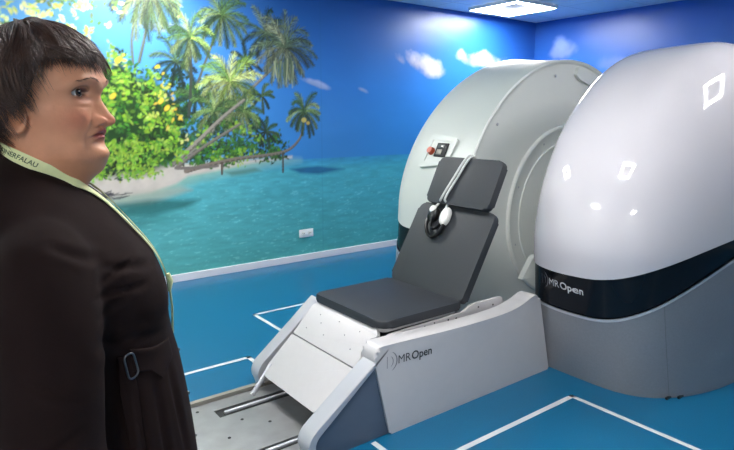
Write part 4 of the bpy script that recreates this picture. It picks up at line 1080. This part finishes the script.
# belt band, its hanging end and the metal ring
def flank(s, z, off=.004):   # point on the near side of the coat at profile position s
    o_ = W(s, -.6, z); q, n_, i_, d_ = bvC.ray_cast(o_, lf); 
    return (q if q else W(s, -.17, z)) - lf * off
def patch(name, outline, m, par, th=.004, off=.001):
    """cloth patch on the near flank, outline in (s, z)"""
    bm_ = bmesh.new(); n_ = len(outline); c0 = (sum(p[0] for p in outline) / n_, sum(p[1] for p in outline) / n_)
    rings = []
    for k, (f, o_) in enumerate(((1.0, -.003), (1.0, th), (.93, th + .0015), (.6, th + .001), (.3, th + .001), (.001, th + .001))):
        rings.append([bm_.verts.new(flank(c0[0] + (p[0] - c0[0]) * f, c0[1] + (p[1] - c0[1]) * f, off + o_)) for p in outline])
    for a, b in zip(rings, rings[1:]):
        for i in range(n_): bm_.faces.new((a[i], a[(i + 1) % n_], b[(i + 1) % n_], b[i]))
    bm_.faces.new(rings[-1]); o = obj(name, bm_, m, None, True, 50); o.parent = par; PIc(o, par); return o
def dense(pts, n=5):
    out = []
    for i, p in enumerate(pts):
        q = pts[(i + 1) % len(pts)]
        for k in range(n): out.append((p[0] + (q[0] - p[0]) * k / n, p[1] + (q[1] - p[1]) * k / n))
    return out
patch('belt', dense([(.070, 1.118), (.105, 1.105), (.135, 1.100), (.140, 1.070), (.118, 1.050), (.100, 1.072), (.072, 1.082)]), M['coat'], coat)
patch('belt_end', dense([(.052, 1.112), (.070, 1.108), (.078, 1.05), (.080, .99), (.084, .93), (.062, .93), (.056, 1.0), (.050, 1.06)]), M['coat'], coat)
bm = bmesh.new(); rr_ = []
for (s, z) in roundpoly([(.060, 1.112), (.074, 1.116), (.081, 1.078), (.066, 1.072)], [.008] * 4, 4): rr_.append(flank(s, z, .010))
rr_.append(rr_[0]); tube(bm, rr_, .0016, 8, False); bk = obj('buckle', bm, M['chrome'], None, True, 0); bk.parent = coat; PIc(bk, coat); bk['label'] = 'metal ring buckle'
for z in (1.045, .955, .865, 1.135):
    q, n_, i_, d_ = bvC.ray_cast(W(.6, -.012, z), -fw)
    if q is None: continue
    bm = bmesh.new(); bmesh.ops.create_uvsphere(bm, u_segments=12, v_segments=8, radius=.0035, matrix=Matrix.Translation(q)); o = obj('snap_button', bm, M['chrome'], None, True, 0); o.parent = coat; PIc(o, coat)
# front placket cord
# shoes
for sg in (-1, 1):
    bm = bmesh.new(); rings = []
    for x, w_, h_, zb in ((-.075, .020, .05, .012), (-.06, .032, .085, 0), (-.02, .036, .095, 0), (.03, .037, .075, 0), (.08, .043, .055, 0), (.12, .042, .045, 0), (.15, .032, .035, 0), (.165, .014, .022, .006)):
        rings.append([bm.verts.new(W(x, sg * .095 + w_ * math.cos(2 * PI * i / 20), max(zb, zb + h_ / 2 + h_ / 2 * math.sin(2 * PI * i / 20) * (1.0)))) for i in range(20)])
    for a, b in zip(rings, rings[1:]):
        for i in range(20): bm.faces.new((a[i], a[(i + 1) % 20], b[(i + 1) % 20], b[i]))
    bm.faces.new(rings[0]); bm.faces.new(rings[-1]); put(obj('shoe', bm, M['shoe'], None, True, 60), person)

# lanyard ------------------------------------------------------------
lan = empty('lanyard', tuple(W(.03, 0, 1.3))); tag(lan, 'cream and pale green printed lanyard hanging round the woman\'s neck over her coat', 'lanyard')
r1, cs, ns = ribbon('strap', [(-.105, 0, 1.437), (-.090, -.045, 1.433), (-.060, -.068, 1.424), (-.026, -.072, 1.405), (-.006, -.064, 1.386), (.025, -.046, 1.356), (.048, -.034, 1.328), (.087, -.026, 1.276), (.116, -.028, 1.239), (.133, -.020, 1.206), (.144, -.008, 1.176)], .017, .0035, M['lany'], 10,
    wide=([0, .3, .45, .6, .85, 1], [.017, .019, .018, .013, .017, .022])); put(r1, lan)
r2, _, _ = ribbon('strap', [(-.105, 0, 1.437), (-.090, .045, 1.432), (-.05, .070, 1.420), (.0, .066, 1.38), (.030, .045, 1.352), (.055, .024, 1.322), (.092, .010, 1.278), (.122, .002, 1.241), (.139, .002, 1.206), (.147, .0, 1.180)], .015, .0045, M['lany'], 10); put(r2, lan)
q, n_, i_, d_ = bvC.ray_cast(W(.6, -.003, 1.176), -fw); q = q or W(.145, 0, 1.176)
bm = bmesh.new(); tube(bm, [q + fw * .006 + UPZ * .014, q + fw * .009, q + fw * .007 - UPZ * .02], [.004, .006, .003], 10); put(obj('clasp', bm, M['lany']), lan)
bm = bmesh.new(); tube(bm, [q + fw * .008 - UPZ * .015, q + fw * .010 - UPZ * .05, q + fw * .008 - UPZ * .10], .0022, 8); put(obj('cord', bm, M['lany']), lan)
# print on the near strap
vs_, fs_ = text_mesh('KRAINERFALAU', .0105, .0002)
cum = [0]
for a, b in zip(cs, cs[1:]): cum.append(cum[-1] + (b - a).length)
def along(d):
    i = max(j for j in range(len(cum)) if cum[j] <= d); i = min(i, len(cum) - 2); t = (d - cum[i]) / (cum[i + 1] - cum[i])
    tv = (cs[i + 1] - cs[i]).normalized(); nn_ = ns[i].lerp(ns[i + 1], t).normalized(); return cs[i].lerp(cs[i + 1], t), tv, nn_
bm = bmesh.new(); V = []
for v in vs_:
    p, tv, nn_ = along(.068 + v.x); V.append(bm.verts.new(p + tv.cross(nn_).normalized() * -(v.y - .0035) + nn_ * .0011))
for f_ in fs_:
    try: bm.faces.new([V[i] for i in f_])
    except Exception: pass
o = obj('lettering', bm, M['print'], None, False); o.parent = r1; o.matrix_parent_inverse = (lan.matrix_basis @ r1.matrix_parent_inverse).inverted()
